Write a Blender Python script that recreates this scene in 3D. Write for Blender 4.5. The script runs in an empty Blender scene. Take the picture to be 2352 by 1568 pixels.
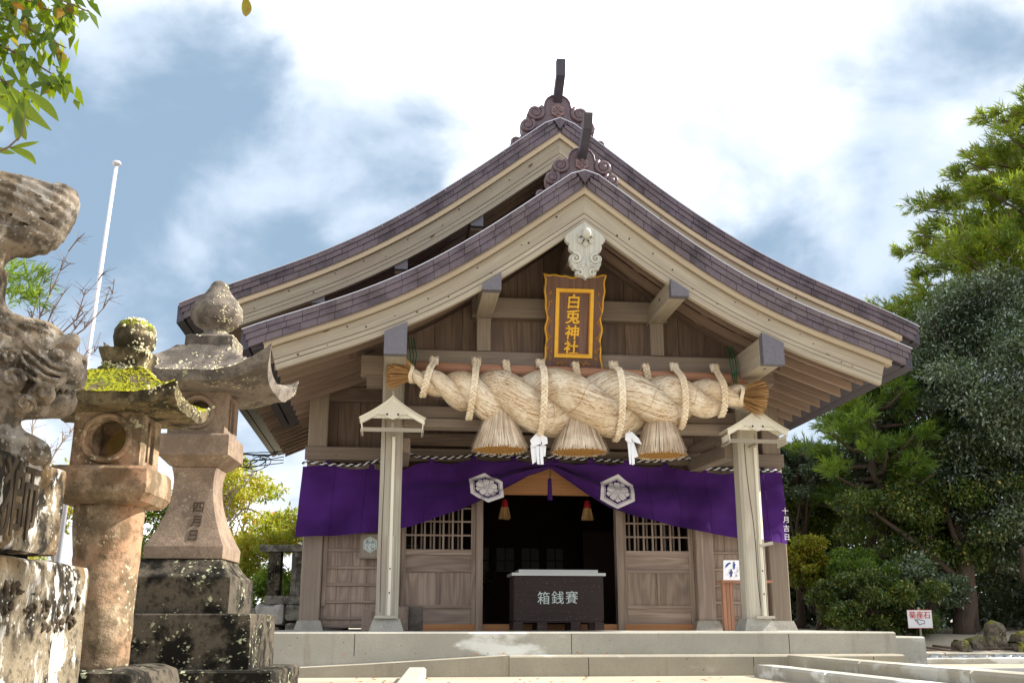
import bpy, bmesh, math, random
import numpy as np
from mathutils import Vector, Matrix, noise as mnoise
random.seed(7); np.random.seed(7)
C = bpy.context.scene.collection
R = math.radians
scene = bpy.context.scene
EZ = 0.455                                   # eye height over the forecourt
# ---------------------------------------------------------------- camera
cam = bpy.data.cameras.new('camera'); camo = bpy.data.objects.new('camera', cam); C.objects.link(camo)
camo.location = (0, 0, EZ); camo.rotation_euler = (R(90 + 15.267), 0, 0)
cam.sensor_width = 36; cam.lens = 36 * 2396 / 2352; cam.clip_end = 3000; cam.clip_start = .05
scene.camera = camo
# ---------------------------------------------------------------- exposure
scene.view_settings.view_transform = 'Standard'; scene.view_settings.look = 'None'
scene.view_settings.gamma = 1; scene.view_settings.exposure = 1.38
scene.view_settings.use_curve_mapping = False
scene.cycles.use_denoising = True
scene.cycles.max_bounces = 8; scene.cycles.diffuse_bounces = 5
scene.cycles.transparent_max_bounces = 12
# ---------------------------------------------------------------- sun and sky
SUN_AZ, SUN_EL = R(9), R(40)                # azimuth counted from +X towards +Y
sd = Vector((math.cos(SUN_AZ) * math.cos(SUN_EL), math.sin(SUN_AZ) * math.cos(SUN_EL), math.sin(SUN_EL)))
sun = bpy.data.lights.new('sun', 'SUN'); suno = bpy.data.objects.new('sun', sun); C.objects.link(suno)
sun.energy = 4.2; sun.angle = R(.6); sun.color = (1, .955, .88)
suno.rotation_euler = sd.to_track_quat('Z', 'Y').to_euler(); suno.location = (30, 10, 40)

def rgb(r, g, b):
    f = lambda c: ((c / 255 + .055) / 1.055) ** 2.4 if c > 10 else c / 255 / 12.92
    return (f(r), f(g), f(b), 1)

class NT:
    def __init__(s, tree): s.t = tree
    def n(s, kind, **kw):
        nd = s.t.nodes.new(kind)
        for k, v in kw.items():
            if k.startswith('i_'):
                key = k[2:]; key = int(key) if key.isdigit() else key.replace('_', ' ')
                s.put(nd.inputs[key], v)
            else: setattr(nd, k, v)
        return nd
    def put(s, sock, v):
        if isinstance(v, bpy.types.NodeSocket): s.t.links.new(v, sock)
        elif isinstance(v, bpy.types.Node): s.t.links.new(v.outputs[0], sock)
        else: sock.default_value = v
    def math(s, op, a, b=None, c=None, clamp=False):
        nd = s.t.nodes.new('ShaderNodeMath'); nd.operation = op; nd.use_clamp = clamp
        s.put(nd.inputs[0], a)
        if b is not None: s.put(nd.inputs[1], b)
        if c is not None: s.put(nd.inputs[2], c)
        return nd.outputs[0]
    def vmath(s, op, a, b=None):
        nd = s.t.nodes.new('ShaderNodeVectorMath'); nd.operation = op
        s.put(nd.inputs[0], a)
        if b is not None: s.put(nd.inputs[1], b)
        return nd.outputs['Value'] if op in ('DOT_PRODUCT', 'LENGTH', 'DISTANCE') else nd.outputs[0]
    def mix(s, f, a, b, mode='MIX'):
        nd = s.t.nodes.new('ShaderNodeMix'); nd.data_type = 'RGBA'; nd.blend_type = mode
        s.put(nd.inputs[0], f); s.put(nd.inputs[6], a); s.put(nd.inputs[7], b)
        return nd.outputs[2]
    def ramp(s, v, a, b, lo=0., hi=1.):
        nd = s.t.nodes.new('ShaderNodeMapRange'); s.put(nd.inputs[0], v)
        nd.interpolation_type = 'SMOOTHSTEP'
        nd.inputs[1].default_value = a; nd.inputs[2].default_value = b
        nd.inputs[3].default_value = lo; nd.inputs[4].default_value = hi
        return nd.outputs[0]
    def scale(s, v, xyz):
        return s.vmath('MULTIPLY', v, xyz)
    def noise(s, v, sc, det=4, rough=.55, dist=0.):
        nd = s.t.nodes.new('ShaderNodeTexNoise'); s.put(nd.inputs['Vector'], v)
        nd.inputs['Scale'].default_value = sc; nd.inputs['Detail'].default_value = det
        nd.inputs['Roughness'].default_value = rough; nd.inputs['Distortion'].default_value = dist
        return nd.outputs[0]
    def voro(s, v, sc, rnd=1.):
        nd = s.t.nodes.new('ShaderNodeTexVoronoi'); s.put(nd.inputs['Vector'], v)
        nd.inputs['Scale'].default_value = sc; nd.inputs['Randomness'].default_value = rnd
        return nd.outputs['Distance']

def new_mat(name):
    m = bpy.data.materials.new(name); m.use_nodes = True
    nt = m.node_tree; nt.nodes.clear()
    k = NT(nt); out = k.n('ShaderNodeOutputMaterial')
    return m, k, out
def finish(k, out, col, rough=.8, height=None, bump=.3, dist=.01, spec=.3, metal=0.):
    b = k.n('ShaderNodeBsdfPrincipled'); k.put(b.inputs['Base Color'], col)
    k.put(b.inputs['Roughness'], rough); k.put(b.inputs['Specular IOR Level'], spec); k.put(b.inputs['Metallic'], metal)
    if height is not None:
        bp = k.n('ShaderNodeBump'); bp.inputs['Strength'].default_value = bump; bp.inputs['Distance'].default_value = dist
        k.put(bp.inputs['Height'], height); k.put(b.inputs['Normal'], bp.outputs[0])
    k.put(out.inputs[0], b.outputs[0]); return b

def m_plain(name, col, rough=.6, var=.15, sc=8, spec=.3, bump=.1, metal=0.):
    m, k, out = new_mat(name)
    co = k.n('ShaderNodeTexCoord').outputs['Object']
    n = k.noise(co, sc, 5)
    c = k.mix(n, tuple(x * (1 - var) for x in col[:3]) + (1,), tuple(min(1, x * (1 + var)) for x in col[:3]) + (1,))
    finish(k, out, c, rough, n, bump, .01, spec, metal); return m

def m_wood(name, c1, c2, dark=None, rough=.82, knots=0., ring=.5, weather=None, wamt=.4):
    m, k, out = new_mat(name)
    g = k.n('ShaderNodeAttribute', attribute_name='g').outputs['Vector']
    oi = k.n('ShaderNodeObjectInfo').outputs['Random']
    off = k.math('MULTIPLY', oi, 37.)
    g = k.vmath('ADD', g, k.n('ShaderNodeCombineXYZ', i_0=off, i_1=off, i_2=off))
    fine = k.noise(k.scale(g, (1.2, 70, 70)), 1., 4, .6)
    big = k.noise(k.scale(g, (.45, 4, 4)), 1., 2, .4, .2)
    rg = k.math('SINE', k.math('MULTIPLY', big, 55.))
    rg = k.math('MULTIPLY_ADD', rg, .5 * ring, .5)
    v = k.math('ADD', k.math('MULTIPLY', fine, .8), k.math('MULTIPLY', rg, .16), clamp=True)
    col = k.mix(k.ramp(v, .2, .85), c1, c2)
    st = k.noise(k.scale(g, (.8, 2.2, 2.2)), 1.3, 3)
    if weather: col = k.mix(k.ramp(st, .45, .7, 0, wamt), col, weather)
    vr = k.math('MULTIPLY_ADD', oi, .3, .85)
    col = k.mix(1., col, k.n('ShaderNodeCombineColor', i_0=vr, i_1=vr, i_2=vr).outputs[0], 'MULTIPLY')
    h = v
    if knots:
        kn = k.voro(k.scale(g, (1.3, 3.2, 3.2)), 1.)
        col = k.mix(k.ramp(kn, .035, .075, knots, 0), col, dark or rgb(60, 45, 38))
    # faint checks along the grain
    ck = k.noise(k.scale(g, (.5, 26, 26)), 1., 2)
    col = k.mix(k.ramp(ck, .70, .76, 0, .4), col, dark or rgb(60, 48, 40))
    finish(k, out, col, rough, h, .35, .004, .25); return m

def m_stone(name, base, dark, lich=rgb(196, 192, 160), lamt=.5, moss=0., stain=.6, sc=1., warm=None, patch=0.):
    m, k, out = new_mat(name)
    geo = k.n('ShaderNodeNewGeometry')
    co = k.n('ShaderNodeTexCoord').outputs['Object']
    co = k.scale(co, (sc, sc, sc))
    grit = k.noise(co, 90, 3, .7); mid = k.noise(co, 9, 5, .6); big = k.noise(co, 2.3, 4, .6, .3)
    col = k.mix(k.ramp(grit, .3, .7), tuple(x * .72 for x in base[:3]) + (1,), base)
    if warm: col = k.mix(k.ramp(k.noise(co, 3.1, 3), .42, .62), col, warm)
    col = k.mix(k.ramp(k.math('ADD', k.math('MULTIPLY', mid, .5), k.math('MULTIPLY', big, .5)), .45, .56, 0, stain), col, dark)
    crack = k.noise(co, 26, 6, .7); col = k.mix(k.ramp(crack, .50, .68, 0, stain*.75), col, tuple(x*.8 for x in dark[:3])+(1,))
    if patch: col = k.mix(k.ramp(k.noise(k.scale(co, (1, 1, .55)), 6.5, 6, .65, .4), .54, .60, 0, patch), col, rgb(204, 200, 192))
    # lichen discs
    w = k.vmath('ADD', co, k.scale(k.n('ShaderNodeTexNoise', i_Scale=14.).outputs[1], (.05, .05, .05)))
    v1 = k.ramp(k.voro(w, 15), .12, .22, 1, 0); v2 = k.ramp(k.voro(w, 34), .15, .28, 1, 0)
    lm = k.math('MULTIPLY', k.math('MAXIMUM', v1, v2), k.ramp(k.noise(co, 4.2, 3), .48, .6))
    col = k.mix(k.math('MULTIPLY', lm, lamt), col, lich)
    if moss:
        up = k.n('ShaderNodeSeparateXYZ', i_0=geo.outputs['Normal']).outputs[2]
        mm = k.math('MULTIPLY', k.ramp(up, .15, .7), k.ramp(k.noise(co, 7, 5, .65), .42, .54))
        mc = k.mix(k.ramp(k.noise(co, 60, 3), .35, .65), rgb(60, 72, 18), rgb(146, 144, 34))
        col = k.mix(k.math('MULTIPLY', mm, moss), col, mc)
    h = k.math('ADD', k.math('MULTIPLY', grit, .35), k.math('MULTIPLY', mid, 1.))
    finish(k, out, col, .92, h, .8, .012, .15); return m

def m_leaf(name, ca, cb, gloss=.45, trans=.35, cc=None, spec=.5):
    m, k, out = new_mat(name)
    geo = k.n('ShaderNodeNewGeometry')
    ri = geo.outputs['Random Per Island']
    pn = k.noise(geo.outputs['Position'], .9, 3)
    col = k.mix(k.math('ADD', k.math('MULTIPLY', ri, .6), k.ramp(pn, .35, .65, -.2, .5), clamp=True), ca, cb)
    if cc: col = k.mix(k.ramp(ri, .9, .93), col, cc)
    b = k.n('ShaderNodeBsdfPrincipled'); k.put(b.inputs['Base Color'], col)
    b.inputs['Roughness'].default_value = gloss; b.inputs['Specular IOR Level'].default_value = spec
    tr = k.n('ShaderNodeBsdfTranslucent'); k.put(tr.inputs[0], k.mix(.5, col, rgb(190, 210, 40)))
    mx = k.n('ShaderNodeMixShader'); mx.inputs[0].default_value = trans
    k.put(mx.inputs[1], b.outputs[0]); k.put(mx.inputs[2], tr.outputs[0]); k.put(out.inputs[0], mx.outputs[0])
    return m

# world: physical sky under a deck of cloud
w = bpy.data.worlds.new('World'); scene.world = w; w.use_nodes = True
k = NT(w.node_tree); w.node_tree.nodes.clear()
out = k.n('ShaderNodeOutputWorld'); bg = k.n('ShaderNodeBackground')
sky = k.n('ShaderNodeTexSky', sky_type='NISHITA'); sky.sun_disc = False
sky.sun_elevation = SUN_EL; sky.sun_rotation = math.pi / 2 - SUN_AZ; sky.air_density = 1.2; sky.dust_density = .8
d = k.vmath('NORMALIZE', k.n('ShaderNodeTexCoord').outputs['Generated'])
sp = k.n('ShaderNodeSeparateXYZ', i_0=d)
zz = k.math('ADD', k.math('MAXIMUM', sp.outputs[2], 0.), .28)
flat = k.n('ShaderNodeCombineXYZ', i_0=k.math('DIVIDE', sp.outputs[0], zz), i_1=k.math('DIVIDE', sp.outputs[1], zz), i_2=0.)
dv = k.scale(d, (1., 1., 1.5)); n1 = k.noise(dv, 3.1, 7, .50, .5); n2 = k.noise(k.vmath('ADD', dv, (3.7, 1.2, 0)), 6.5, 7, .52, .25)
def pdir(u, v):
    p = R(15.267); x = (u - 1176) / 2396; c = (784 - v) / 2396
    return Vector((x, math.cos(p) - c * math.sin(p), math.sin(p) + c * math.cos(p))).normalized()
def blob(dv, rin, rout, amp):
    dt = k.vmath('DOT_PRODUCT', d, tuple(dv))
    return k.ramp(dt, math.cos(R(rout)), math.cos(R(rin)), 0, amp)
def vsum(l):
    s = l[0]
    for q in l[1:]: s = k.math('ADD', s, q)
    return s
# thickness of the cloud: broad banks of it, thinner towards the left and low right
thick = vsum([k.math('MULTIPLY', n1, 1.6), k.math('MULTIPLY', n2, 1.25),
    blob(pdir(1100, 150), 2, 24, .26), blob(pdir(430, 760), 0, 8, .50), blob(pdir(1750, 130), 0, 20, .12), blob(pdir(560, 60), 0, 12, .26), blob(pdir(1450, 560), 0, 14, .18),
    blob(pdir(400, 470), 0, 17, -.60), blob(pdir(720, 540), 0, 13, -.42), blob(pdir(130, 250), 0, 11, -.20), blob(pdir(1850, 560), 0, 16, -.50), blob(pdir(2320, 150), 0, 10, -.14)])
cm = k.ramp(thick, .8, 1.2, .94, 1.)
darkp = k.math('MULTIPLY_ADD', n2, .7, k.math('MULTIPLY', thick, .55))
grey = k.mix(k.ramp(darkp, .72, 1.12), (1.35, 1.9, 2.55, 1), (3.0, 3.5, 4.15, 1))
white = k.mix(k.ramp(thick, 1.12, 1.48), grey, (4.4, 4.6, 4.9, 1))
white = k.mix(k.ramp(thick, 1.40, 1.85), white, (11.0, 11.2, 11.6, 1))
skc = k.mix(cm, sky.outputs[0], white)
k.put(bg.inputs[0], skc); bg.inputs[1].default_value = .1
k.put(out.inputs[0], bg.outputs[0])

# ---------------------------------------------------------------- frames and object helpers
TH = R(6.2); ORG = Vector((0.707, 12.228, 0.0))
ex = Vector((math.cos(TH), math.sin(TH), 0)); ey = Vector((-math.sin(TH), math.cos(TH), 0))
def BW(x, y, z): return ORG + ex * x + ey * y + Vector((0, 0, z + EZ))      # building frame -> world; heights count from the eye
ROOT = {}
def thing(name, label, cat, o=(0, 0, 0), frame='W', group=None, kind=None):
    e = bpy.data.objects.new(name, None); C.objects.link(e); e.empty_display_size = .2
    if frame == 'B': e.location = BW(*o); e.rotation_euler = (0, 0, TH)
    else: e.location = (o[0], o[1], o[2] + EZ)
    e['label'] = label; e['category'] = cat
    if group: e['group'] = group
    if kind: e['kind'] = kind
    ROOT[e] = Vector(o); return e
def put(name, me, parent, label=None):
    ob = bpy.data.objects.new(name, me); C.objects.link(ob)
    if parent is not None:
        ob.parent = parent; ROOT[ob] = ROOT[parent]
    if label: ob['label'] = label
    return ob
def mk(name, V, F, mat, parent=None, g=None, smooth=False, label=None, sharp=None):
    V = np.asarray(V, dtype=np.float64)
    o = np.array(ROOT[parent]) if parent is not None else np.array((0, 0, -EZ))
    me = bpy.data.meshes.new(name); me.from_pydata((V - o).tolist(), [], F)
    if g is not None:
        a = me.attributes.new('g', 'FLOAT_VECTOR', 'POINT'); a.data.foreach_set('vector', np.asarray(g, dtype=np.float32).ravel())
    me.materials.append(mat)
    if smooth: me.polygons.foreach_set('use_smooth', [True] * len(me.polygons))
    me.update()
    if sharp: me.set_sharp_from_angle(angle=R(sharp))
    return put(name, me, parent, label)
def tagit(ob, label, cat, group=None, kind=None):
    if label: ob['label'] = label
    if cat: ob['category'] = cat
    if group: ob['group'] = group
    if kind: ob['kind'] = kind
    return ob
def setting(ob): ob['kind'] = 'structure'; return ob

class MB:                                                        # collects shapes for ONE mesh
    def __init__(s): s.V = []; s.F = []; s.G = []
    def add(s, V, F, G=None):
        n = len(s.V); s.V += [tuple(v) for v in V]; s.F += [tuple(i + n for i in f) for f in F]
        s.G += [tuple(q) for q in (G if G is not None else V)]; return s
    def box(s, a, b):
        x0, y0, z0 = a; x1, y1, z1 = b
        V = [(x, y, z) for z in (z0, z1) for y in (y0, y1) for x in (x0, x1)]
        dx, dy, dz = abs(x1 - x0), abs(y1 - y0), abs(z1 - z0)
        L = max(dx, dy, dz)
        if L == dx: G = V
        elif L == dy: G = [(y, x, z) for x, y, z in V]
        else: G = [(z, x, y) for x, y, z in V]
        return s.add(V, [(0, 2, 3, 1), (4, 5, 7, 6), (0, 1, 5, 4), (2, 6, 7, 3), (0, 4, 6, 2), (1, 3, 7, 5)], G)
    def beam(s, p0, p1, w, h, ch=0., up=(0, 0, 1), w1=None, h1=None):
        p0 = Vector(p0); p1 = Vector(p1); ax = (p1 - p0); L = ax.length; ax.normalize()
        u = Vector(up); sd_ = ax.cross(u)
        if sd_.length < 1e-4: sd_ = ax.cross(Vector((0, 1, 0)))
        sd_.normalize(); u = sd_.cross(ax).normalized()
        V = []; G = []; n = 8 if ch else 4
        for e, (p, ww, hh) in enumerate(((p0, w, h), (p1, w1 or w, h1 or h))):
            if ch: sec = [(-ww/2+ch, -hh/2), (ww/2-ch, -hh/2), (ww/2, -hh/2+ch), (ww/2, hh/2-ch), (ww/2-ch, hh/2), (-ww/2+ch, hh/2), (-ww/2, hh/2-ch), (-ww/2, -hh/2+ch)]
            else: sec = [(-ww/2, -hh/2), (ww/2, -hh/2), (ww/2, hh/2), (-ww/2, hh/2)]
            for a, b in sec: V.append(p + sd_ * a + u * b); G.append((e * L, a, b))
        F = [tuple(range(n)), tuple(range(2*n-1, n-1, -1))] + [(i, n+i, n+(i+1) % n, (i+1) % n) for i in range(n)]
        return s.add(V, F, G)
    def tube(s, pts, r, n=8, caps=True):
        pts = [Vector(p) for p in pts]; m = len(pts); V = []; G = []; F = []; L = 0; pu = None
        for i, p in enumerate(pts):
            t = (pts[min(i+1, m-1)] - pts[max(i-1, 0)]).normalized()
            if pu is None: pu = t.orthogonal().normalized()
            pu = (pu - t * pu.dot(t)).normalized(); pv = t.cross(pu)
            if i: L += (p - pts[i-1]).length
            rr = r[i] if hasattr(r, '__len__') else r
            for j in range(n):
                a = 2 * math.pi * j / n; V.append(p + (pu * math.cos(a) + pv * math.sin(a)) * rr); G.append((L, rr * math.cos(a), rr * math.sin(a)))
        for i in range(m-1):
            for j in range(n): F.append((i*n+j, i*n+(j+1) % n, (i+1)*n+(j+1) % n, (i+1)*n+j))
        if caps: F += [tuple(range(n-1, -1, -1)), tuple((m-1)*n+j for j in range(n))]
        return s.add(V, F, G)
    def lathe(s, prof, c, n=24):
        V = []; F = []
        for r, z in prof:
            for j in range(n): a = 2*math.pi*j/n; V.append((c[0]+r*math.cos(a), c[1]+r*math.sin(a), c[2]+z))
        m = len(prof)
        for i in range(m-1):
            for j in range(n): F.append((i*n+j, i*n+(j+1) % n, (i+1)*n+(j+1) % n, (i+1)*n+j))
        F += [tuple(range(n-1, -1, -1)), tuple((m-1)*n+j for j in range(n))]
        return s.add(V, F)
    def plate(s, pts, P, U, W, t):                               # flat outline (u,w) in a plane, thickness t towards cross
        P = Vector(P); U = Vector(U); W = Vector(W); N = U.cross(W).normalized(); n = len(pts)
        V = [P + U*a + W*b for a, b in pts] + [P + U*a + W*b + N*t for a, b in pts]
        F = [tuple(range(n-1, -1, -1)), tuple(range(n, 2*n))] + [(i, (i+1) % n, n+(i+1) % n, n+i) for i in range(n)]
        return s.add(V, F, [(b, a, 0) for a, b in pts]*2)
    def out(s, name, mat, parent=None, smooth=False, label=None):
        return mk(name, s.V, s.F, mat, parent, s.G, smooth, label)
def box(name, a, b, mat, parent=None, label=None): return MB().box(a, b).out(name, mat, parent, label=label)
def beam(name, p0, p1, w, h, mat, parent=None, ch=0., up=(0, 0, 1), **kw): return MB().beam(p0, p1, w, h, ch, up, **kw).out(name, mat, parent)

def text(body, size, mat, parent, P, U, W, ext=.003, name='lettering', bold=0., line=1.0):
    """flat lettering: P centre, U to the right, W up (parent's own frame)"""
    cu = bpy.data.curves.new('t', 'FONT'); cu.body = body; cu.size = size; cu.align_x = 'CENTER'; cu.align_y = 'CENTER'
    cu.extrude = ext; cu.offset = bold; cu.space_line = line; cu.resolution_u = 3
    to = bpy.data.objects.new('t', cu); C.objects.link(to)
    bpy.context.view_layer.update()
    me = bpy.data.meshes.new_from_object(to.evaluated_get(bpy.context.evaluated_depsgraph_get()))
    bpy.data.objects.remove(to); bpy.data.curves.remove(cu)
    n = len(me.vertices); co = np.empty(n*3); me.vertices.foreach_get('co', co); co = co.reshape(-1, 3)
    cx = (co[:, :2].max(0) + co[:, :2].min(0)) / 2; co[:, :2] -= cx
    U = np.array(U, float); W = np.array(W, float); N = np.cross(U, W); N /= np.linalg.norm(N)
    co = np.array(P) + co[:, :1]*U + co[:, 1:2]*W + co[:, 2:3]*N - np.array(ROOT[parent])
    me.vertices.foreach_set('co', co.ravel()); me.materials.clear(); me.materials.append(mat); me.update()
    return put(name, me, parent)

# ---------------------------------------------------------------- materials
wood_pale = m_wood('weathered_pale_wood', rgb(142, 133, 119), rgb(176, 167, 149), rgb(76, 62, 54), knots=.95, weather=rgb(150, 136, 122), wamt=.6)
wood_fillet = m_wood('warm_fillet_wood', rgb(160, 144, 122), rgb(188, 172, 146), rgb(104, 88, 70), ring=.2)
wood_mid = m_wood('weathered_mid_wood', rgb(128, 114, 102), rgb(158, 144, 128), rgb(66, 52, 46), weather=rgb(118, 104, 98), knots=.6)
wood_door = m_wood('greyed_door_wood', rgb(138, 120, 108), rgb(176, 158, 142), rgb(70, 54, 48), ring=1.6, weather=rgb(126, 112, 108))
wood_soff = m_wood('eave_wood', rgb(128, 108, 96), rgb(160, 140, 124), rgb(70, 54, 48), weather=rgb(114, 98, 92))
wood_brown = m_wood('brown_panel_wood', rgb(98, 82, 71), rgb(131, 113, 98), rgb(60, 46, 42), ring=1.2, weather=rgb(92, 80, 80))
wood_post = m_wood('sunbleached_post_wood', rgb(160, 153, 138), rgb(202, 195, 178), rgb(96, 86, 78), weather=rgb(160, 146, 134), wamt=.6)
wood_new = m_wood('cream_new_wood', rgb(208, 202, 184), rgb(228, 223, 208), rgb(160, 150, 134), ring=.1)
wood_red = m_wood('reddish_wood', rgb(150, 106, 84), rgb(190, 146, 120), rgb(90, 60, 50))
wood_orange = m_wood('orange_wood', rgb(160, 112, 74), rgb(190, 140, 98), rgb(100, 66, 44))  # orange-brown timber of the door lintel and threshold
wood_plaque = m_wood('plaque_wood', rgb(98, 74, 64), rgb(128, 102, 90), rgb(60, 42, 36), ring=.8)
wood_gegyo = m_wood('whitened_carving_wood', rgb(176, 174, 164), rgb(212, 211, 202), rgb(130, 128, 120), ring=.3)
def m_copper():
    m, k, out = new_mat('aged_copper_sheet')
    co = k.n('ShaderNodeTexCoord').outputs['Object']; oi = k.n('ShaderNodeObjectInfo').outputs['Random']
    n = k.noise(co, 3, 5, .65); f = k.noise(co, 30, 4, .7)
    col = k.mix(k.ramp(n, .35, .65), rgb(68, 59, 66), rgb(102, 92, 102))
    col = k.mix(k.ramp(oi, 0, 1, 0, .55), col, rgb(112, 100, 104))
    col = k.mix(k.ramp(f, .58, .72, 0, .6), col, rgb(58, 44, 44))
    finish(k, out, col, .55, f, .25, .003, .4, .25); return m
copper = m_copper()
copper_dk = m_plain('dark_metal_sheet', rgb(66, 62, 72), .5, .3, 6, .5, .05, .3)
cap_metal = m_plain('beam_end_mesh_metal', rgb(104, 102, 110), .6, .3, 40, .4, .3, .2)
rim = m_plain('sunlit_roof_rim', rgb(190, 190, 200), .35, .1, 20, .6, .05, .4)  # pale tone stands for sun on the thin metal roof edge
onim = m_plain('purple_glazed_clay', rgb(92, 74, 80), .32, .3, 12, .55, .15)
onic = m_plain('reddish_crest_clay', rgb(128, 100, 100), .45, .2, 20, .4, .1)
def m_gold():
    m, k, out = new_mat('gold_leaf')
    co = k.n('ShaderNodeTexCoord').outputs['Object']; f = k.noise(co, 60, 4, .7); n = k.noise(co, 9, 4)
    col = k.mix(k.ramp(f, .58, .7, 0, .6), k.mix(n, rgb(206, 150, 30), rgb(238, 190, 66)), rgb(120, 72, 14))
    finish(k, out, col, .42, f, .2, .002, .5, .35); return m
gold = m_gold(); gold_dk = m_plain('worn_gold_edge', rgb(176, 122, 48), .5, .35, 14, .4, .1, .2)
concrete_m = None
def m_concrete(name, base=rgb(172, 168, 156), bloom=.8, pits=.7):
    m, k, out = new_mat(name)
    co = k.n('ShaderNodeTexCoord').outputs['Object']
    n = k.noise(co, 1.6, 6, .6); f = k.noise(co, 50, 4, .7)
    col = k.mix(k.ramp(n, .3, .7), tuple(x*.8 for x in base[:3])+(1,), base)
    col = k.mix(k.ramp(f, .3, .75, 0, .35), col, tuple(x*.6 for x in base[:3])+(1,))
    st = k.noise(k.scale(co, (3., 3., .35)), 1.8, 4, .6)
    col = k.mix(k.ramp(st, .56, .72, 0, .35), col, rgb(120, 104, 84))
    bl = k.noise(k.scale(co, (1, 1, 2.2)), 1.1, 5, .55)
    col = k.mix(k.ramp(bl, .58, .66, 0, bloom), col, rgb(226, 226, 220))
    pv = k.voro(co, 13.); pm = k.math('MULTIPLY', k.ramp(pv, .05, .10, 1, 0), k.ramp(k.noise(co, 2.2, 2), .42, .6))
    col = k.mix(k.math('MULTIPLY', pm, pits), col, rgb(70, 62, 50))
    finish(k, out, col, .88, k.math('SUBTRACT', f, k.math('MULTIPLY', pm, 2.)), .35, .006, .2); return m
concrete = m_concrete('pale_concrete'); concrete_pit = m_concrete('pitted_concrete', rgb(162, 155, 138), .35, 1.)
granite = m_stone('grey_granite', rgb(176, 172, 162), rgb(140, 134, 122), lamt=.1, stain=.4)
st_small = m_stone('warm_mossy_sandstone', rgb(170, 148, 122), rgb(62, 54, 36), lamt=.8, moss=0, stain=.65, warm=rgb(166, 130, 102))
st_roof = m_stone('mossy_lantern_roof_stone', rgb(124, 110, 84), rgb(38, 35, 26), lich=rgb(150, 150, 104), lamt=.8, moss=1., stain=.85)
st_big = m_stone('warm_grey_lantern_stone', rgb(150, 130, 112), rgb(104, 90, 78), lamt=.3, stain=.5)
st_bigroof = m_stone('lichened_roof_stone', rgb(128, 118, 108), rgb(52, 48, 44), lich=rgb(178, 174, 136), lamt=1., stain=.6)
st_dark = m_stone('dark_lichened_stone', rgb(92, 84, 72), rgb(26, 24, 20), lich=rgb(170, 172, 140), lamt=1., stain=1.)
st_kom = m_stone('weathered_guardian_stone', rgb(138, 126, 112), rgb(46, 42, 36), lich=rgb(200, 196, 188), lamt=.4, stain=.7, warm=rgb(126, 110, 90), sc=1.5, patch=.25)
st_ped = m_stone('stained_pedestal_stone', rgb(136, 124, 104), rgb(40, 36, 30), lich=rgb(212, 208, 198), lamt=.6, stain=1., warm=rgb(112, 92, 66), sc=1.2, patch=.75)
st_inner = m_stone('yellowish_lamp_chamber_stone', rgb(190, 160, 96), rgb(110, 92, 52), lamt=.3, stain=.5)
st_fence = m_stone('fence_stone', rgb(140, 136, 126), rgb(58, 56, 52), lamt=.5, stain=.7)
carve = m_plain('shadowy_carved_stone', rgb(66, 56, 44), .95, .3, 30)
def m_straw(name, a, b, c):
    m, k, out = new_mat(name)
    geo = k.n('ShaderNodeNewGeometry'); ri = geo.outputs['Random Per Island']
    co = k.n('ShaderNodeTexCoord').outputs['Object']; n = k.noise(co, 3.2, 3)
    col = k.mix(k.math('ADD', k.math('MULTIPLY', ri, .7), k.ramp(n, .4, .6, -.15, .35), clamp=True), a, b)
    col = k.mix(k.ramp(ri, .93, .96), col, c)
    finish(k, out, col, .6, None, spec=.35); return m
straw = m_straw('rice_straw', rgb(214, 190, 156), rgb(248, 238, 218), rgb(150, 116, 82))
straw_base = m_plain('rice_straw_core', rgb(150, 110, 64), .8, .25, 18)
straw_tas = m_straw('tassel_straw', rgb(184, 160, 132), rgb(240, 226, 204), rgb(110, 78, 52))
straw_end = m_plain('cut_straw_ends', rgb(178, 138, 82), .85, .35, 60, .2, .8)
straw_old = m_straw('frayed_brown_straw', rgb(150, 112, 70), rgb(204, 166, 112), rgb(104, 74, 46))
braid_m = m_straw('braided_straw', rgb(216, 196, 166), rgb(242, 230, 208), rgb(190, 150, 100))
paper = m_plain('white_paper', rgb(236, 238, 244), .6, .04, 5)
def m_cloth():
    m, k, out = new_mat('purple_cloth')
    co = k.n('ShaderNodeTexCoord').outputs['Object']; n = k.noise(co, 1.4, 3); f = k.noise(k.scale(co, (90, 90, 90)), 3, 2)
    col = k.mix(k.ramp(n, .3, .7), rgb(62, 30, 92), rgb(84, 44, 124))
    col = k.mix(k.ramp(f, .4, .7, 0, .3), col, rgb(50, 20, 80))
    b = k.n('ShaderNodeBsdfPrincipled'); k.put(b.inputs['Base Color'], col); b.inputs['Roughness'].default_value = .9; b.inputs['Specular IOR Level'].default_value = .1
    b.inputs['Sheen Weight'].default_value = .08
    tr = k.n('ShaderNodeBsdfTranslucent'); k.put(tr.inputs[0], col)
    mx = k.n('ShaderNodeMixShader'); mx.inputs[0].default_value = .12
    k.put(mx.inputs[1], b.outputs[0]); k.put(mx.inputs[2], tr.outputs[0]); k.put(out.inputs[0], mx.outputs[0]); return m
cloth = m_cloth(); crest_m = m_plain('white_dyed_cloth', rgb(236, 234, 240), .9, .12, 3); cloth_line = m_plain('purple_print', rgb(62, 28, 100), .9)
black_cord = m_plain('black_cord', rgb(30, 28, 40), .8); white_cord = m_plain('white_cord', rgb(224, 224, 230), .8)
boxm = m_wood('dark_stained_box_wood', rgb(48, 36, 34), rgb(66, 52, 48), rgb(110, 92, 86), ring=.4, rough=.6, weather=rgb(40, 30, 30))
steel = m_plain('dull_steel', rgb(176, 178, 176), .4, .08, 6, .5, .05, .5)
chalk = m_plain('worn_white_paint', rgb(200, 210, 208), .8, .3, 30)
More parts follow.
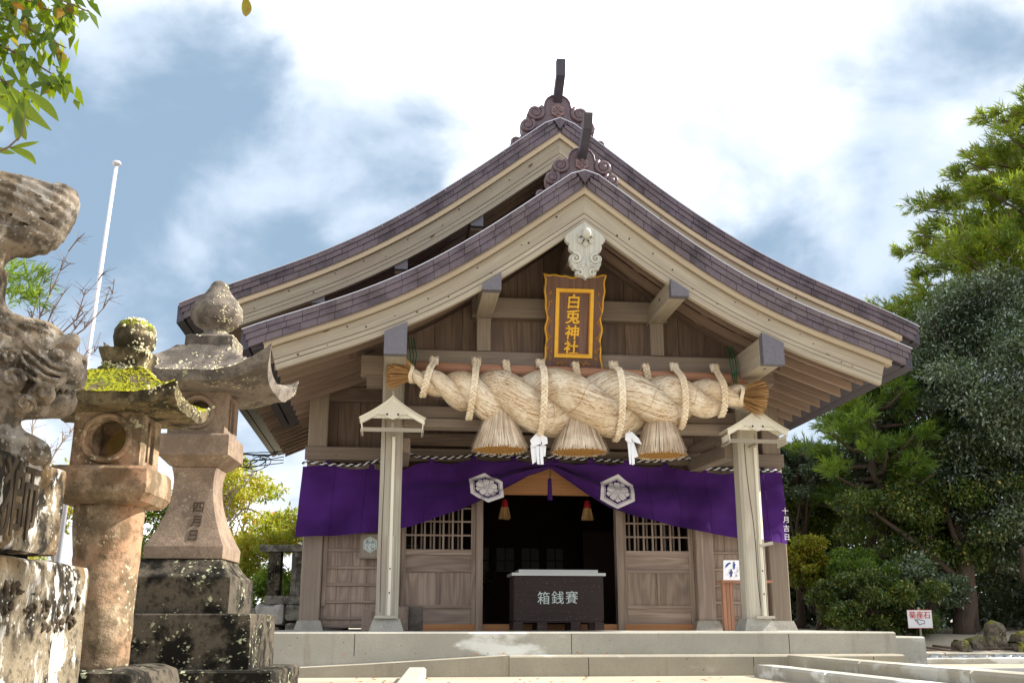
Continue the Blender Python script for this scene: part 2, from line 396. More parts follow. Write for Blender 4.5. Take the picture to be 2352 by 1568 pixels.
dark_room = m_plain('dark_interior_wood', rgb(54, 40, 34), .8)
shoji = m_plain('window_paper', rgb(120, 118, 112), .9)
red_cloth = m_plain('red_tuft', rgb(150, 26, 34), .9); white_board = m_plain('white_board', rgb(222, 224, 230), .5, .04, 3)
red_paint = m_plain('red_letters', rgb(188, 36, 36), .5); ink = m_plain('blue_black_ink', rgb(34, 40, 84), .6); blue_robe = m_plain('blue_robe_print', rgb(34, 70, 140), .7)
black_ink = m_plain('black_ink', rgb(40, 34, 34), .8)
green_cord = m_plain('green_cord', rgb(24, 92, 60), .7); pole_white = m_plain('white_flagpole_paint', rgb(190, 190, 198), .4, .04, 2)
wire_m = m_plain('black_wire', rgb(40, 44, 52), .5)
bark = m_wood('bark', rgb(66, 54, 46), rgb(100, 86, 74), rgb(36, 28, 24)); twig_m = m_plain('twig_bark', rgb(112, 92, 78), .9, .3, 30)
twig_pale = m_plain('pale_twig_bark', rgb(164, 146, 132), .9, .3, 30)
mossrock = m_stone('mossy_rock', rgb(120, 112, 100), rgb(52, 46, 38), lamt=.6, moss=.8, stain=.7)
exec_later = True
# ================================================================ the ground, steps and kerbs
def m_sand():
    m, k, out = new_mat('packed_sand')
    co = k.n('ShaderNodeTexCoord').outputs['Object']; n = k.noise(co, .5, 5); f = k.noise(co, 40, 4, .7)
    col = k.mix(k.ramp(n, .3, .7), rgb(158, 149, 132), rgb(186, 177, 158)); col = k.mix(k.ramp(f, .35, .7, 0, .4), col, rgb(140, 116, 90))
    far = k.noise(co, .12, 3)
    finish(k, out, col, .95, f, .5, .01, .1); return m
GZ = -.45
mb = MB(); mb.V = []
gN = 60
def gh(x, y):
    """height of the earth: a low bank of roots under the wood on the right"""
    t = max(0., min(1., (y + .05*x - 19.4) / 2.2)) * max(0., min(1., (x - 3.5) / 2.))
    t = t*t*(3-2*t)
    return GZ + t * (.30 + .12*mnoise.noise(Vector((x*.6, y*.6, 0))) + (min(y, 45) - 20)*.015)
xs = np.concatenate([np.linspace(-600, -20, 8), np.linspace(-16, 24, 70), np.linspace(30, 600, 8)]); ys = np.concatenate([np.linspace(-300, -10, 6), np.linspace(-6, 40, 80), np.linspace(50, 900, 8)])
V = [(x, y, gh(x, y)) for y in ys for x in xs]; nx = len(xs)
F = [(j*nx+i, j*nx+i+1, (j+1)*nx+i+1, (j+1)*nx+i) for j in range(len(ys)-1) for i in range(nx-1)]
ground = setting(mk('ground', V, F, m_sand(), None, smooth=True))

def prism(poly, z0, z1, name, mat, parent=None, ch=.015):
    """flat-topped block over a plan outline (world x,y) with a small chamfer along its top edge"""
    c = np.mean(poly, axis=0); n = len(poly); V = []
    inner = []
    for i in range(n):
        p = Vector(poly[i]); a = (p - Vector(poly[i-1])).normalized(); b = (Vector(poly[(i+1) % n]) - p).normalized()
        na = Vector((-a.y, a.x)); nb = Vector((-b.y, b.x)); q = p + (na + nb) * (ch / max(.3, 1 + na.dot(nb)))
        inner.append(q)
    V += [(p[0], p[1], z0) for p in poly] + [(p[0], p[1], z1-ch) for p in poly] + [(p[0], p[1], z1) for p in inner]
    F = [tuple(range(n-1, -1, -1)), tuple(range(2*n, 3*n))]
    for L in (0, 1): F += [(L*n+i, L*n+(i+1) % n, (L+1)*n+(i+1) % n, (L+1)*n+i) for i in range(n)]
    return mk(name, V, F, mat, parent)
def bxy(x, y): p = ORG + ex*x + ey*y; return (p.x, p.y)
PZ = -.05
def setz(ob): return setting(ob)
platform = setz(prism([bxy(-3.6, -1.6), bxy(3.02, -1.6), bxy(3.5, 2.2), bxy(3.7, 11), bxy(-3.7, 11), bxy(-3.7, 2.2)], GZ-.1, PZ, 'stone_platform', concrete))
step = setz(prism([bxy(-.95, -1.96), bxy(1.75, -1.96), bxy(2.95, -1.90), bxy(2.98, -1.6), bxy(-.95, -1.6)], GZ-.1, -.262, 'front_step', concrete_pit))
def wall_low(name, label, a, b, wd, z0a, z1, mat, z1b=None):
    a = Vector(a); b = Vector(b); dr = (b-a).normalized(); nn = Vector((-dr.y, dr.x))*wd
    t = thing(name, label, 'kerb', (a.x, a.y, GZ))
    n = max(1, int((b-a).length/1.6)); 
    for i in range(n):
        p = a + (b-a)*(i/n) + dr*.004; q = a + (b-a)*((i+1)/n) - dr*.004
        prism([tuple(p), tuple(q), tuple(q+nn), tuple(p+nn)], GZ-.1, z1, 'kerb_block', mat, t, .02)
    return t
wall_low('kerb_wall', 'pitted low concrete wall running from the step towards the red-lettered sign side', (2.60, 10.36), (2.96, 5.0), .22, 0, -.262, concrete_pit)
wall_low('kerb_wall', 'lower concrete kerb along the foot of the right hand wall', (2.28, 10.30), (2.74, 5.0), .20, 0, -.345, concrete)
V = []
for (x, y, z) in ((-.955, -1.96, -.262), (-2.25, -1.96, -.335), (-4.2, -1.96, -.425), (-4.2, -1.6, -.425), (-2.25, -1.6, -.335), (-.955, -1.6, -.262)): V.append((*bxy(x, y), z))
V = [(p[0], p[1], GZ-.1) for p in V] + V
setz(mk('ramp', V, [(6, 7, 10, 11), (7, 8, 9, 10), (0, 1, 7, 6), (1, 2, 8, 7), (2, 3, 9, 8), (5, 0, 6, 11), (3, 4, 10, 9), (4, 5, 11, 10)], concrete_pit))
wall_low('kerb_wall', 'short pale kerb end in front of the step, at the bottom edge', (-.59, 7.0), (-.78, 9.94), .17, 0, -.355, concrete)
tb = thing('concrete_block', 'plain grey concrete block at the right end of the platform', 'block', (*bxy(3.3, -.6), GZ))
prism([bxy(3.03, -1.42), bxy(3.42, -1.42), bxy(3.62, .4), bxy(3.1, .4)], GZ-.1, -.098, 'block', concrete, tb)
# drain strip with dark cobbles and its kerbs
setz(prism([bxy(3.0, -2.5), bxy(3.3, -2.6), (16, 11.3), (16, 13.0), bxy(3.0, -1.3)], GZ-.05, GZ+.03, 'gravel_path', m_plain('dark_gravel', rgb(92, 92, 92), .9, .6, 30, .3, .8)))
tk = thing('kerb', 'thin pale kerb edging the gravel drain on the right', 'kerb', (5, 14, GZ))
for i in range(6): prism([(4.2+i*1.7, 13.6+.12*i), (5.88+i*1.7, 13.6+.12*i), (5.88+i*1.7, 13.8+.12*i), (4.2+i*1.7, 13.8+.12*i)], GZ-.05, GZ+.07, 'kerb_stone', concrete, tk, .01)
tk = thing('kerb', 'pale kerb behind the drain, next to the open sand', 'kerb', (5, 16, GZ))
for i in range(6): prism([(4.6+i*1.9, 16.3), (6.48+i*1.9, 16.3), (6.48+i*1.9, 16.5), (4.6+i*1.9, 16.5)], GZ-.05, GZ+.07, 'kerb_stone', concrete, tk, .01)
mb = MB(); rr = random.Random(5)
for i in range(900):
    x = rr.uniform(4.0, 13); y = rr.uniform(13.95, 16.2); s = rr.uniform(.05, .11); a = rr.uniform(0, 3.14)
    c, s_ = math.cos(a), math.sin(a); pts = []
    for (px, py, pz) in ((-1,-.6,0),(1,-.5,0),(.9,.6,0),(-.8,.7,0),(-.5,-.3,.55),(.6,-.2,.6),(.4,.3,.5),(-.4,.3,.45)):
        pts.append((x+(px*c-py*s_)*s, y+(px*s_+py*c)*s, GZ-.01+pz*s*1.2))
    mb.add(pts, [(0,1,5,4),(1,2,6,5),(2,3,7,6),(3,0,4,7),(4,5,6,7)])
cob = mb.out('gravel', m_plain('wet_dark_cobble', rgb(110, 116, 120), .35, .6, 5, .6)); cob['kind'] = 'stuff'

# ================================================================ the shrine hall
hall = thing('shrine_hall', 'weathered wooden shrine hall with two curved copper gables behind a porch', 'building', (0, 3, PZ), 'B')
fx = [0, .27, .52, .65, .97, 1.3, 1.67, 2.04, 2.29, 2.44, 2.845, 3.47, 3.75]; fz = [5.09, 4.925, 4.722, 4.622, 4.374, 4.150, 3.93, 3.72, 3.60, 3.515, 3.362, 3.125, 3.02]
mx_ = [0, .39, .854, .992, 1.425, 1.607, 2.135, 2.79, 3.192, 3.743, 4.75]; mz_ = [6.66, 6.375, 6.011, 5.896, 5.582, 5.43, 5.075, 4.735, 4.505, 4.27, 3.84]
pf = np.polyfit(fx, fz, 4); pm_ = np.polyfit(mx_, mz_, 4)
class Roof:
    def __init__(s, poly, W, ke): s.p = poly; s.d = np.polyder(poly); s.W = W; s.ke = ke
    def z(s, ax, off=0.):
        if off < .06: ax = max(ax, .085)
        sl = float(np.polyval(s.d, ax)); return float(np.polyval(s.p, ax)) - off*math.sqrt(1+sl*sl)
    def xend(s, off): return s.W - off*s.ke
PR = Roof(pf, 3.72, .45); MR = Roof(pm_, 4.78, .45)
def arc(Rf, x): return x*1.16
def sweep(Rf, side, o0, o1, y0, y1, name, mat, parent, s0=0., s1=1., n=16, mb=None, abs_x=None, lenW=None):
    """solid strip following the roof curve; o = distance below the roof's top surface"""
    M = mb or MB(); V = []; G = []
    for i in range(n+1):
        s = s0 + (s1-s0)*i/n
        for o in (o0, o1):
            xe = (lenW if lenW else Rf.xend(o)); x = s*xe if abs_x is None else abs_x[0] + (abs_x[1]-abs_x[0])*i/n
            for y in (y0, y1):
                V.append((side*x, y, Rf.z(x, o))); G.append((x*1.15, o, y))
    F = []
    for i in range(n):
        a = i*4; b = a+4     # a: o0y0, o0y1, o1y0, o1y1
        F += [(a, b, b+1, a+1), (a+2, a+3, b+3, b+2), (a, a+2, b+2, b), (a+1, b+1, b+3, a+3)]
    F += [(0, 1, 3, 2), (n*4, n*4+2, n*4+3, n*4+1)]
    if side < 0: F = [tuple(reversed(f)) for f in F]
    M.add(V, F, G)
    return None if mb else M.out(name, mat, parent)
def build_roof(Rf, yf, yb, nm, nsh, raf_y, raf_mat, apex_extra):
    slab = MB()
    for sd_ in (-1, 1): sweep(Rf, sd_, .006, .185, yf+.05, yb, '', None, None, mb=slab, n=20)
    roof = slab.out(nm, copper, hall)
    # three courses of copper shingles along the verge
    bands = ((.0, .052, .0), (.055, .115, .014), (.118, .19, .028))
    L = Rf.W
    for bi, (o0, o1, dy) in enumerate(bands):
        for sd_ in (-1, 1):
            xs_ = [(.10, .06, .03)[bi]]; step_ = L/nsh; x = xs_[0] + step_*(.35 + .3*(bi % 2) + .1*bi)
            while x < Rf.xend(o0) - .08: xs_.append(x); x += step_*random.uniform(.93, 1.07)
            xs_.append(Rf.xend((o0+o1)/2))
            for a, b in zip(xs_[:-1], xs_[1:]):
                M = MB(); pr = random.uniform(0, .004)
                gap = .0022
                sweep(Rf, sd_, o0+random.uniform(0, .001), o1, yf+dy-pr, yf+.07, '', None, None, mb=M, n=1, abs_x=(a+gap, b-gap))
                M.out('shingle', copper, roof)
    # mitre piece at the apex
    M = MB(); V = []
    zt = Rf.z(0, 0); 
    pts = [(-.10, Rf.z(.10, 0)+.004), (.10, Rf.z(.10, 0)+.004), (0.0, Rf.z(0, .19)+.02)]
    pts = [(-.10, Rf.z(.10, 0)+.003), (0, Rf.z(.10, 0)+.012), (.10, Rf.z(.10, 0)+.003), (0.0, Rf.z(0, .19)+.015)]
    M.plate([(a, b) for a, b in pts], (0, yf-.006, 0), (1, 0, 0), (0, 0, 1), -.0); 
    V = [(a, yf-.008, b) for a, b in pts] + [(a, yf+.06, b) for a, b in pts]
    mk('mitre_sheet', V, [(3, 2, 1, 0), (4, 5, 6, 7), (0, 1, 5, 4), (1, 2, 6, 5), (2, 3, 7, 6), (3, 0, 4, 7)], copper, roof)
    # pale strip on top of the verge: sunlight on the metal rim put into colour
    M = MB()
    for sd_ in (-1, 1): sweep(Rf, sd_, -.012, -.002, yf-.012, yf+.02, '', None, None, mb=M, n=24)
    M.out('lit_verge_strip', rim, roof)
    # sheet courses on top
    for i in range(1, 15):
        x = Rf.W*i/15
        for sd_ in (-1, 1):
            M = MB(); sweep(Rf, sd_, -.022, .004, yf+.05, yb, '', None, None, mb=M, n=1, abs_x=(x-.05, x)); M.out('roof_course', copper, roof)
    # eave edge at the low ends
    for sd_ in (-1, 1):
        M = MB(); sweep(Rf, sd_, .0, .20, yf+.052, yb, '', None, None, mb=M, n=1, abs_x=(Rf.W-.07, Rf.W+.015)); M.out('eave_edge', copper_dk, roof)
        M = MB(); sweep(Rf, sd_, .188, .222, yf+.10, yb, '', None, None, mb=M, n=1, abs_x=(Rf.W-.36, Rf.W-.10)); M.out('eave_soffit', copper_dk, roof)
    # boarding below the sheets, battens and rafters
    for sd_ in (-1, 1): sweep(Rf, sd_, .190, .212, yf+.10, yb, 'soffit_board', wood_soff, roof, s1=.93)
    x = .35
    while x < Rf.W-.45:
        for sd_ in (-1, 1):
            M = MB(); sweep(Rf, sd_, .213, .238, yf+.2, yb, '', None, None, mb=M, n=1, abs_x=(x, x+.07)); M.out('batten', wood_soff, roof)
        x += .42
    for y in raf_y:
        for sd_ in (-1, 1): sweep(Rf, sd_, .239, .335, y-.028, y+.028, 'rafter', raf_mat, roof, n=9, lenW=Rf.W-.27)
    # eave strip over the barge board, then the barge board with its two stepped mouldings
    for sd_ in (-1, 1):
        sweep(Rf, sd_, .191, .212, yf+.045, yf+.16, 'eave_moulding', wood_mid, roof, lenW=Rf.W-.22)
        sweep(Rf, sd_, .213, .262, yf+.040, yf+.16, 'eave_moulding', wood_fillet, roof, lenW=Rf.W-.235)
        V = []; G = []; n = 20
        def barge(oA, oB, ya, yb_, name, s_end=1., mat=wood_pale):
            V = []; G = []
            for i in range(n+1):
                s = i/n*s_end
                for kk, o in enumerate((oA, oB)):
                    ee = o + (apex_extra*(1-s)**2 if o > .3 else 0)
                    xe = Rf.W - .30 - (o-.26)*.28 if s_end == 1. else Rf.W-.52
                    x = s*xe
                    for y in (ya, yb_): V.append((sd_*x, y, Rf.z(x, ee))); G.append((x*1.15, o, y))
            F = []
            for i in range(n):
                a = i*4; b = a+4
                F += [(a, b, b+1, a+1), (a+2, a+3, b+3, b+2), (a, a+2, b+2, b), (a+1, b+1, b+3, a+3)]
            F += [(0, 1, 3, 2), (n*4, n*4+2, n*4+3, n*4+1)]
            if sd_ < 0: F = [tuple(reversed(f)) for f in F]
            return mk(name, V, F, mat, roof, G)
        barge(.268, .398, yf+.085, yf+.14, 'barge_board'); barge(.264, .512, yf+.112, yf+.15, 'barge_back')
        barge(.407, .450, yf+.080, yf+.13, 'barge_moulding')
        barge(.459, .515, yf+.072, yf+.13, 'barge_moulding')
        M = MB(); rr_ = random.Random(int(Rf.W*10)+sd_)
        for q in range(13):
            x = .35+(Rf.W-1.0)*q/12+rr_.uniform(-.08, .08); o = rr_.choice((.30, .345, .37, .43)); z = Rf.z(x, o); r_ = rr_.uniform(.006, .014)
            m_ = MB(); m_.tube([(sd_*x, yf+.090, z), (sd_*x, yf+.0835 if o < .4 else yf+.0785, z)], r_, 8); m_.out('nail_plug', carve, roof)
    return roof
porch_roof = build_roof(PR, -1.2, 3.3, 'porch_roof', 21, [-.78+.33*i for i in range(13)], wood_soff, .05)
main_roof = build_roof(MR, .55, 11.2, 'main_roof', 24, [.95+.36*i for i in range(29)], wood_soff, .03)

# ridge ornaments
def spiral(cx, cz, r, turns, a0, y, sgn=1, n=22):
    return [(cx + sgn*math.cos(a0+t*turns*2*math.pi/n)*r*(1-.85*t/n), y, cz + math.sin(a0+t*turns*2*math.pi/n)*r*(1-.85*t/n)) for t in range(n+1)]
def ornament(yc, za, sc, ptop, parent, asym):
    half = [(0, .34), (.07, .335), (.12, .30), (.15, .25), (.165, .17), (.165, .10), (.21, .13), (.27, .12), (.32, .07), (.34, .01), (.33, -.03), (.37, -.045), (.405, -.10), (.40, -.17), (.385, -.22), (.41, -.29), (.46, -.31), (.51, -.36), (.53, -.43), (.515, -.48), (.40, -.42), (.2, -.26), (0, -.1)]
    half = [(a*(1.0 if a < .2 else 1.12), b+(.05 if a > .2 else 0)) for a, b in half]
    pts = [(a*sc, za+b*sc) for a, b in half] + [(-a*sc, za+b*sc) for a, b in half[-2:0:-1]]
    tris = MB()
    n = len(half)
    o = MB()
    # outline has concave parts: split into vertical strips on each side
    for s_ in (-1, 1):
        for i in range(n//2+0):
            pass
    bmx = bmesh.new(); fr = [bmx.verts.new((a, yc, b)) for a, b in pts]; f = bmx.faces.new(fr)
    r = bmesh.ops.extrude_face_region(bmx, geom=[f]); vs = [v for v in r['geom'] if isinstance(v, bmesh.types.BMVert)]
    bmesh.ops.translate(bmx, verts=vs, vec=(0, .13*sc, 0)); bmesh.ops.triangulate(bmx, faces=bmx.faces[:]); bmesh.ops.recalc_face_normals(bmx, faces=bmx.faces[:])
    V = [tuple(v.co) for v in bmx.verts]; F = [tuple(v.index for v in f.verts) for f in bmx.faces]; bmx.free()
    orn = mk('ridge_ornament', V, F, onim, hall)
    # bulging cloud scrolls
    for s_ in (-1, 1):
        for (cx, cz, rad, th_) in ((.27, .10, .10, .03), (.37, -.07, .09, .027), (.50, -.30, .08, .024), (.11, -.04, .045, .016)):
            if (s_, cx) == (1, .445) and asym: pass
            M = MB(); M.tube(spiral(s_*cx*sc, za+cz*sc, rad*sc, 1.9, 2.2, yc-.015, s_), [th_*sc*(1-.5*t/22) for t in range(23)], 7); M.tube([(s_*cx*sc, yc+.05, za+cz*sc), (s_*cx*sc, yc-.03, za+cz*sc)], [rad*.75*sc, rad*.5*sc], 12)
            M.out('cloud_scroll', onim, orn, smooth=True)
        M = MB()
        for j in range(5):   # streaming ribs under the scrolls
            a0 = (.26+.03*j, -.16-.02*j); a1 = (.36+.03*j-.05, -.30-.035*j)
            M.tube([(s_*a0[0]*sc, yc-.004, za+a0[1]*sc), (s_*(a0[0]+.03)*sc, yc-.012, za+(a0[1]-.06)*sc), (s_*(a1[0]+.03)*sc, yc-.008, za+a1[1]*sc)], .011*sc, 6)
        M.out('wave_rib', onim, orn, smooth=True)
        M = MB(); M.tube([(s_*a*sc, yc-.004, za+b*sc) for a, b in half[:6]], .012*sc, 6); M.out('rim', onim, orn, smooth=True)
    hx = [(math.sin(i*math.pi/3)*.088*sc, za+.13*sc+math.cos(i*math.pi/3)*.088*sc) for i in range(6)]
    MB().plate(hx, (0, yc-.03, 0), (1, 0, 0), (0, 0, 1), -.03).out('crest_frame', onic, orn)
    M = MB()
    for i in range(4):
        a = i*math.pi/2+.0; pp = [(math.cos(a+q*.55)*rr_*sc, za+.13*sc+math.sin(a+q*.55)*rr_*sc) for q, rr_ in ((0, .012), (-1, .045), (-.6, .062), (0, .055), (.6, .062), (1, .045))]
        M.plate(pp, (0, yc-.045, 0), (1, 0, 0), (0, 0, 1), -.014)
    M.out('crest_flower', onim, orn)
    (y0, z0), (y1, z1), (y2, z2) = ptop
    M = MB(); w_ = .052*sc; h_ = .05*sc
    ring = []
    for (y, z, dy, dz) in ((y0, z0, .0, .0), (y1, z1, 0, 0), (y2, z2, 0, 0)): ring.append((y, z))
    V = []; 
    dirs = [Vector((0, y1-y0, z1-z0)).normalized(), (Vector((0, y1-y0, z1-z0)).normalized()+Vector((0, y2-y1, z2-z1)).normalized()).normalized(), Vector((0, y2-y1, z2-z1)).normalized()]
    for (y, z), dr in zip(ring, dirs):
        nn = Vector((0, -dr.z, dr.y))
        for q in ((-w_, -h_), (w_, -h_), (w_, h_), (0, h_*1.35), (-w_, h_)): V.append(Vector((0, y, z)) + Vector((q[0], 0, 0)) + nn*(-q[1]))
    F = []
    for i in range(2): F += [(i*5+j, i*5+(j+1) % 5, (i+1)*5+(j+1) % 5, (i+1)*5+j) for j in range(5)]
    F += [(4, 3, 2, 1, 0), (10, 11, 12, 13, 14)]
    mk('ridge_spike', V, F, copper_dk, orn)
    return orn
ornament(-1.0, 5.09, .95, ((-.93, 5.26), (-1.40, 5.49), (-1.46, 5.64)), hall, True)
ornament(.75, 6.66, 1.13, ((.86, 6.93), (.46, 7.20), (.44, 7.41)), hall, True)
# ridge caps behind the ornaments
for Rf, y0, y1, nm in ((PR, -.85, 3.0, 0), (MR, .9, 11.0, 0)):
    z = Rf.z(0); M = MB(); M.beam((0, y0, z+.06), (0, y1, z+.06), .34, .18, .03); M.out('ridge_cap', copper_dk, hall)

# --- porch posts, beams and gable
for s_ in (-1, 1):
    xo = 2.113*s_
    post = beam('porch_post', (xo, 0, .085), (xo, 0, 3.1), .25, .25, wood_post, hall, .03, up=(0, 1, 0))
    M = MB(); n = 4
    V = [(xo+a*.19, b*.19, PZ) for a, b in ((-1, -1), (1, -1), (1, 1), (-1, 1))] + [(xo+a*.145, b*.145, .085) for a, b in ((-1, -1), (1, -1), (1, 1), (-1, 1))]
    mk('base_stone', V, [(3, 2, 1, 0), (4, 5, 6, 7), (0, 1, 5, 4), (1, 2, 6, 5), (2, 3, 7, 6), (3, 0, 4, 7)], granite, hall)
    # a long drying crack down the right post
    if s_ > 0:
        M = MB(); M.tube([(xo-.05+.09*t-.01*math.sin(t*9), -.1262, 2.1-1.95*t) for t in np.linspace(0, 1, 12)], .0045, 4); M.out('crack', carve, hall)
    else:
        M = MB(); M.tube([(xo-.078+.004*math.sin(t*7), -.1262, 2.3-2.15*t) for t in np.linspace(0, 1, 12)], .004, 4); M.out('crack', carve, hall)
beam('tie_beam', (-1.985, .02, 3.05), (1.985, .02, 3.05), .20, .235, wood_mid, hall, .015)
beam('tie_beam', (-1.985, .02, 2.415), (1.985, .02, 2.415), .18, .15, wood_mid, hall, .012)
beam('tie_beam', (-1.985, .0, 2.284), (1.985, .0, 2.284), .24, .105, wood_mid, hall, .012)
for s_ in (-1, 1):
    beam('beam_nose', (s_*2.24, .02, 2.965), (s_*2.50, .02, 2.965), .19, .25, wood_mid, hall, .012)
    beam('bracket', (s_*2.24, .02, 2.785), (s_*2.43, .02, 2.785), .19, .14, wood_mid, hall, .012)
    beam('purlin', (s_*2.10, -1.10, 2.99), (s_*2.10, 1.84, 2.99), .235, .32, wood_pale, hall, .008)
    cap = MB(); ztop = (3.02 if 0 else 3.075); V = []
    xo = s_*2.10
    zi, zo_ = PR.z(1.98, .50), PR.z(2.23, .50)
    zL, zR = (zi, zo_) if s_ > 0 else (zo_, zi)
    V = [(xo-.122, y, 2.815) for y in (-1.19, -1.08)] + [(xo+.122, y, 2.815) for y in (-1.19, -1.08)] + [(xo+.122, y, zR+.0) for y in (-1.19, -1.08)] + [(xo-.122, y, zL) for y in (-1.19, -1.08)]
    mk('beam_end_cap', V, [(0, 2, 4, 6), (7, 5, 3, 1), (0, 1, 3, 2), (2, 3, 5, 4), (4, 5, 7, 6), (6, 7, 1, 0)], cap_metal, hall)
    xo = s_*1.06
    beam('purlin', (xo, -1.10, 3.69), (xo, 1.84, 3.69), .195, .22, wood_pale, hall, .008)
    zi, zo_ = PR.z(.96, .50), PR.z(1.16, .50); zL, zR = (zi, zo_) if s_ > 0 else (zo_, zi)
    V = [(xo-.102, y, 3.575) for y in (-1.19, -1.08)] + [(xo+.102, y, 3.575) for y in (-1.19, -1.08)] + [(xo+.102, y, zR) for y in (-1.19, -1.08)] + [(xo-.102, y, zL) for y in (-1.19, -1.08)]
    mk('beam_end_cap', V, [(0, 2, 4, 6), (7, 5, 3, 1), (0, 1, 3, 2), (2, 3, 5, 4), (4, 5, 7, 6), (6, 7, 1, 0)], cap_metal, hall)
    beam('strut_post', (s_*1.06, .0, 3.17), (s_*1.06, .0, 3.575), .17, .17, wood_mid, hall, .008, up=(0, 1, 0))
    beam('connecting_beam', (s_*1.98, .128, 2.05), (s_*1.98, 1.83, 2.12), .16, .17, wood_mid, hall, .01)
    beam('connecting_beam', (s_*1.98, .128, 2.285), (s_*1.98, 1.83, 2.33), .11, .10, wood_mid, hall, .01)
beam('ridge_beam', (0, -1.05, 4.30), (0, 1.84, 4.30), .2, .26, wood_mid, hall, .01)
beam('upper_tie_beam', (-1.2, .01, 3.725), (1.2, .01, 3.725), .16, .255, wood_mid, hall, .012)
beam('king_post', (0, .01, 3.85), (0, .01, 4.20), .17, .17, wood_mid, hall, .01, up=(0, 1, 0))
beam('strut_post', (0, .01, 3.17), (0, .01, 3.597), .17, .17, wood_mid, hall, .01, up=(0, 1, 0))
# vertical boards closing the porch gable, clipped under the roof
def gable_boards(Rf, y, x0, x1, wd, zb, off, mat, name='wall_board', zt=None):
    x = x0
    while x < x1-.02:
        b = min(x+wd, x1); g_ = .003; a_, b_ = x+g_, b-g_
        pr = random.uniform(0, .005)
        z0 = Rf.z(abs(a_), off) if zt is None else zt; z1 = Rf.z(abs(b_), off) if zt is None else zt
        mid = None
        V = []
        prof = [(a_, zb), (b_, zb), (b_, z1), (a_, z0)]
        if a_ < 0 < b_ and zt is None: prof = [(a_, zb), (b_, zb), (b_, z1), (0, Rf.z(0, off)), (a_, z0)]
        n = len(prof)
        V = [(p, y-pr, q) for p, q in prof] + [(p, y+.03, q) for p, q in prof]
        F = [tuple(range(n)), tuple(range(2*n-1, n-1, -1))] + [(i, n+i, n+(i+1) % n, (i+1) % n) for i in range(n)]
        mk(name, V, F, mat, hall, [(q, p, yy) for p, yy, q in V])
        x = b
gable_boards(PR, .085, -2.65, 2.65, .335, 3.17, .345, wood_brown)
gable_boards(PR, .05, -1.985, 1.985, .36, 2.495, .3, wood_brown, zt=2.93)
# --- main gable wall and body at the wall line y = 1.93
gable_boards(MR, 1.985, -3.15, 3.15, .29, 2.29, .35, wood_brown)
for s_ in (-1, 1):
    beam('corner_post', (s_*3.105, 1.93, .075), (s_*3.105, 1.93, 4.15), .255, .255, wood_mid, hall, .012, up=(0, 1, 0))
    xo = s_*3.105
    for xo in (s_*3.105, s_*2.09):
        V = [(xo+a*.185, 1.93+b*.185, PZ) for a, b in ((-1, -1), (1, -1), (1, 1), (-1, 1))] + [(xo+a*.145, 1.93+b*.145, .075) for a, b in ((-1, -1), (1, -1), (1, 1), (-1, 1))]
        mk('base_stone', V, [(3, 2, 1, 0), (4, 5, 6, 7), (0, 1, 5, 4), (1, 2, 6, 5), (2, 3, 7, 6), (3, 0, 4, 7)], granite, hall)
    beam('wall_post', (s_*2.09, 1.93, .075), (s_*2.09, 1.93, 2.11), .24, .24, wood_door, hall, .012, up=(0, 1, 0))
    beam('door_post', (s_*.94, 1.93, PZ), (s_*.94, 1.93, 2.11), .09, .16, wood_door, hall, 0, up=(0, 1, 0))
beam('rail_beam', (-3.26, 1.79, 2.205), (3.26, 1.79, 2.205), .05, .175, wood_mid, hall, .008)
beam('lintel', (-2.97, 1.94, 2.113), (2.97, 1.94, 2.113), .18, .008, wood_mid, hall)
beam('wall_beam', (-1.985, 1.86, 2.42), (1.985, 1.86, 2.42), .12, .17, wood_brown, hall, .008)
beam('wall_beam', (-3.26, 1.86, 3.02), (3.26, 1.86, 3.02), .10, .20, wood_brown, hall, .008)
box('door_lintel', (-2.0, 1.98, 1.72), (2.0, 2.06, 2.107), wood_orange, hall)
box('threshold', (-1.96, 1.90, PZ+.002), (1.96, 2.06, .03), wood_orange, hall)
# side bays: boards with four horizontal battens
for s_ in (-1, 1):
    x0, x1 = 2.215*s_, 2.975*s_
    a, b = min(x0, x1), max(x0, x1)
    for i in range(4):
        w_ = (b-a)/4; box('wall_board', (a+i*w_+.002, 1.95, -.02), (a+(i+1)*w_-.002, 1.97, 2.10), wood_door, hall)
    for z in (.962, .741, .523, .309, .103, .012): beam('wall_batten', (a, 1.935, z), (b, 1.935, z), .028, .035 if z > .05 else .05, wood_door, hall, .004)
    beam('wall_strip', (s_*2.945, 1.925, .25), (s_*2.945, 1.925, 2.1), .05, .05, wood_door, hall, 0, up=(0, 1, 0))
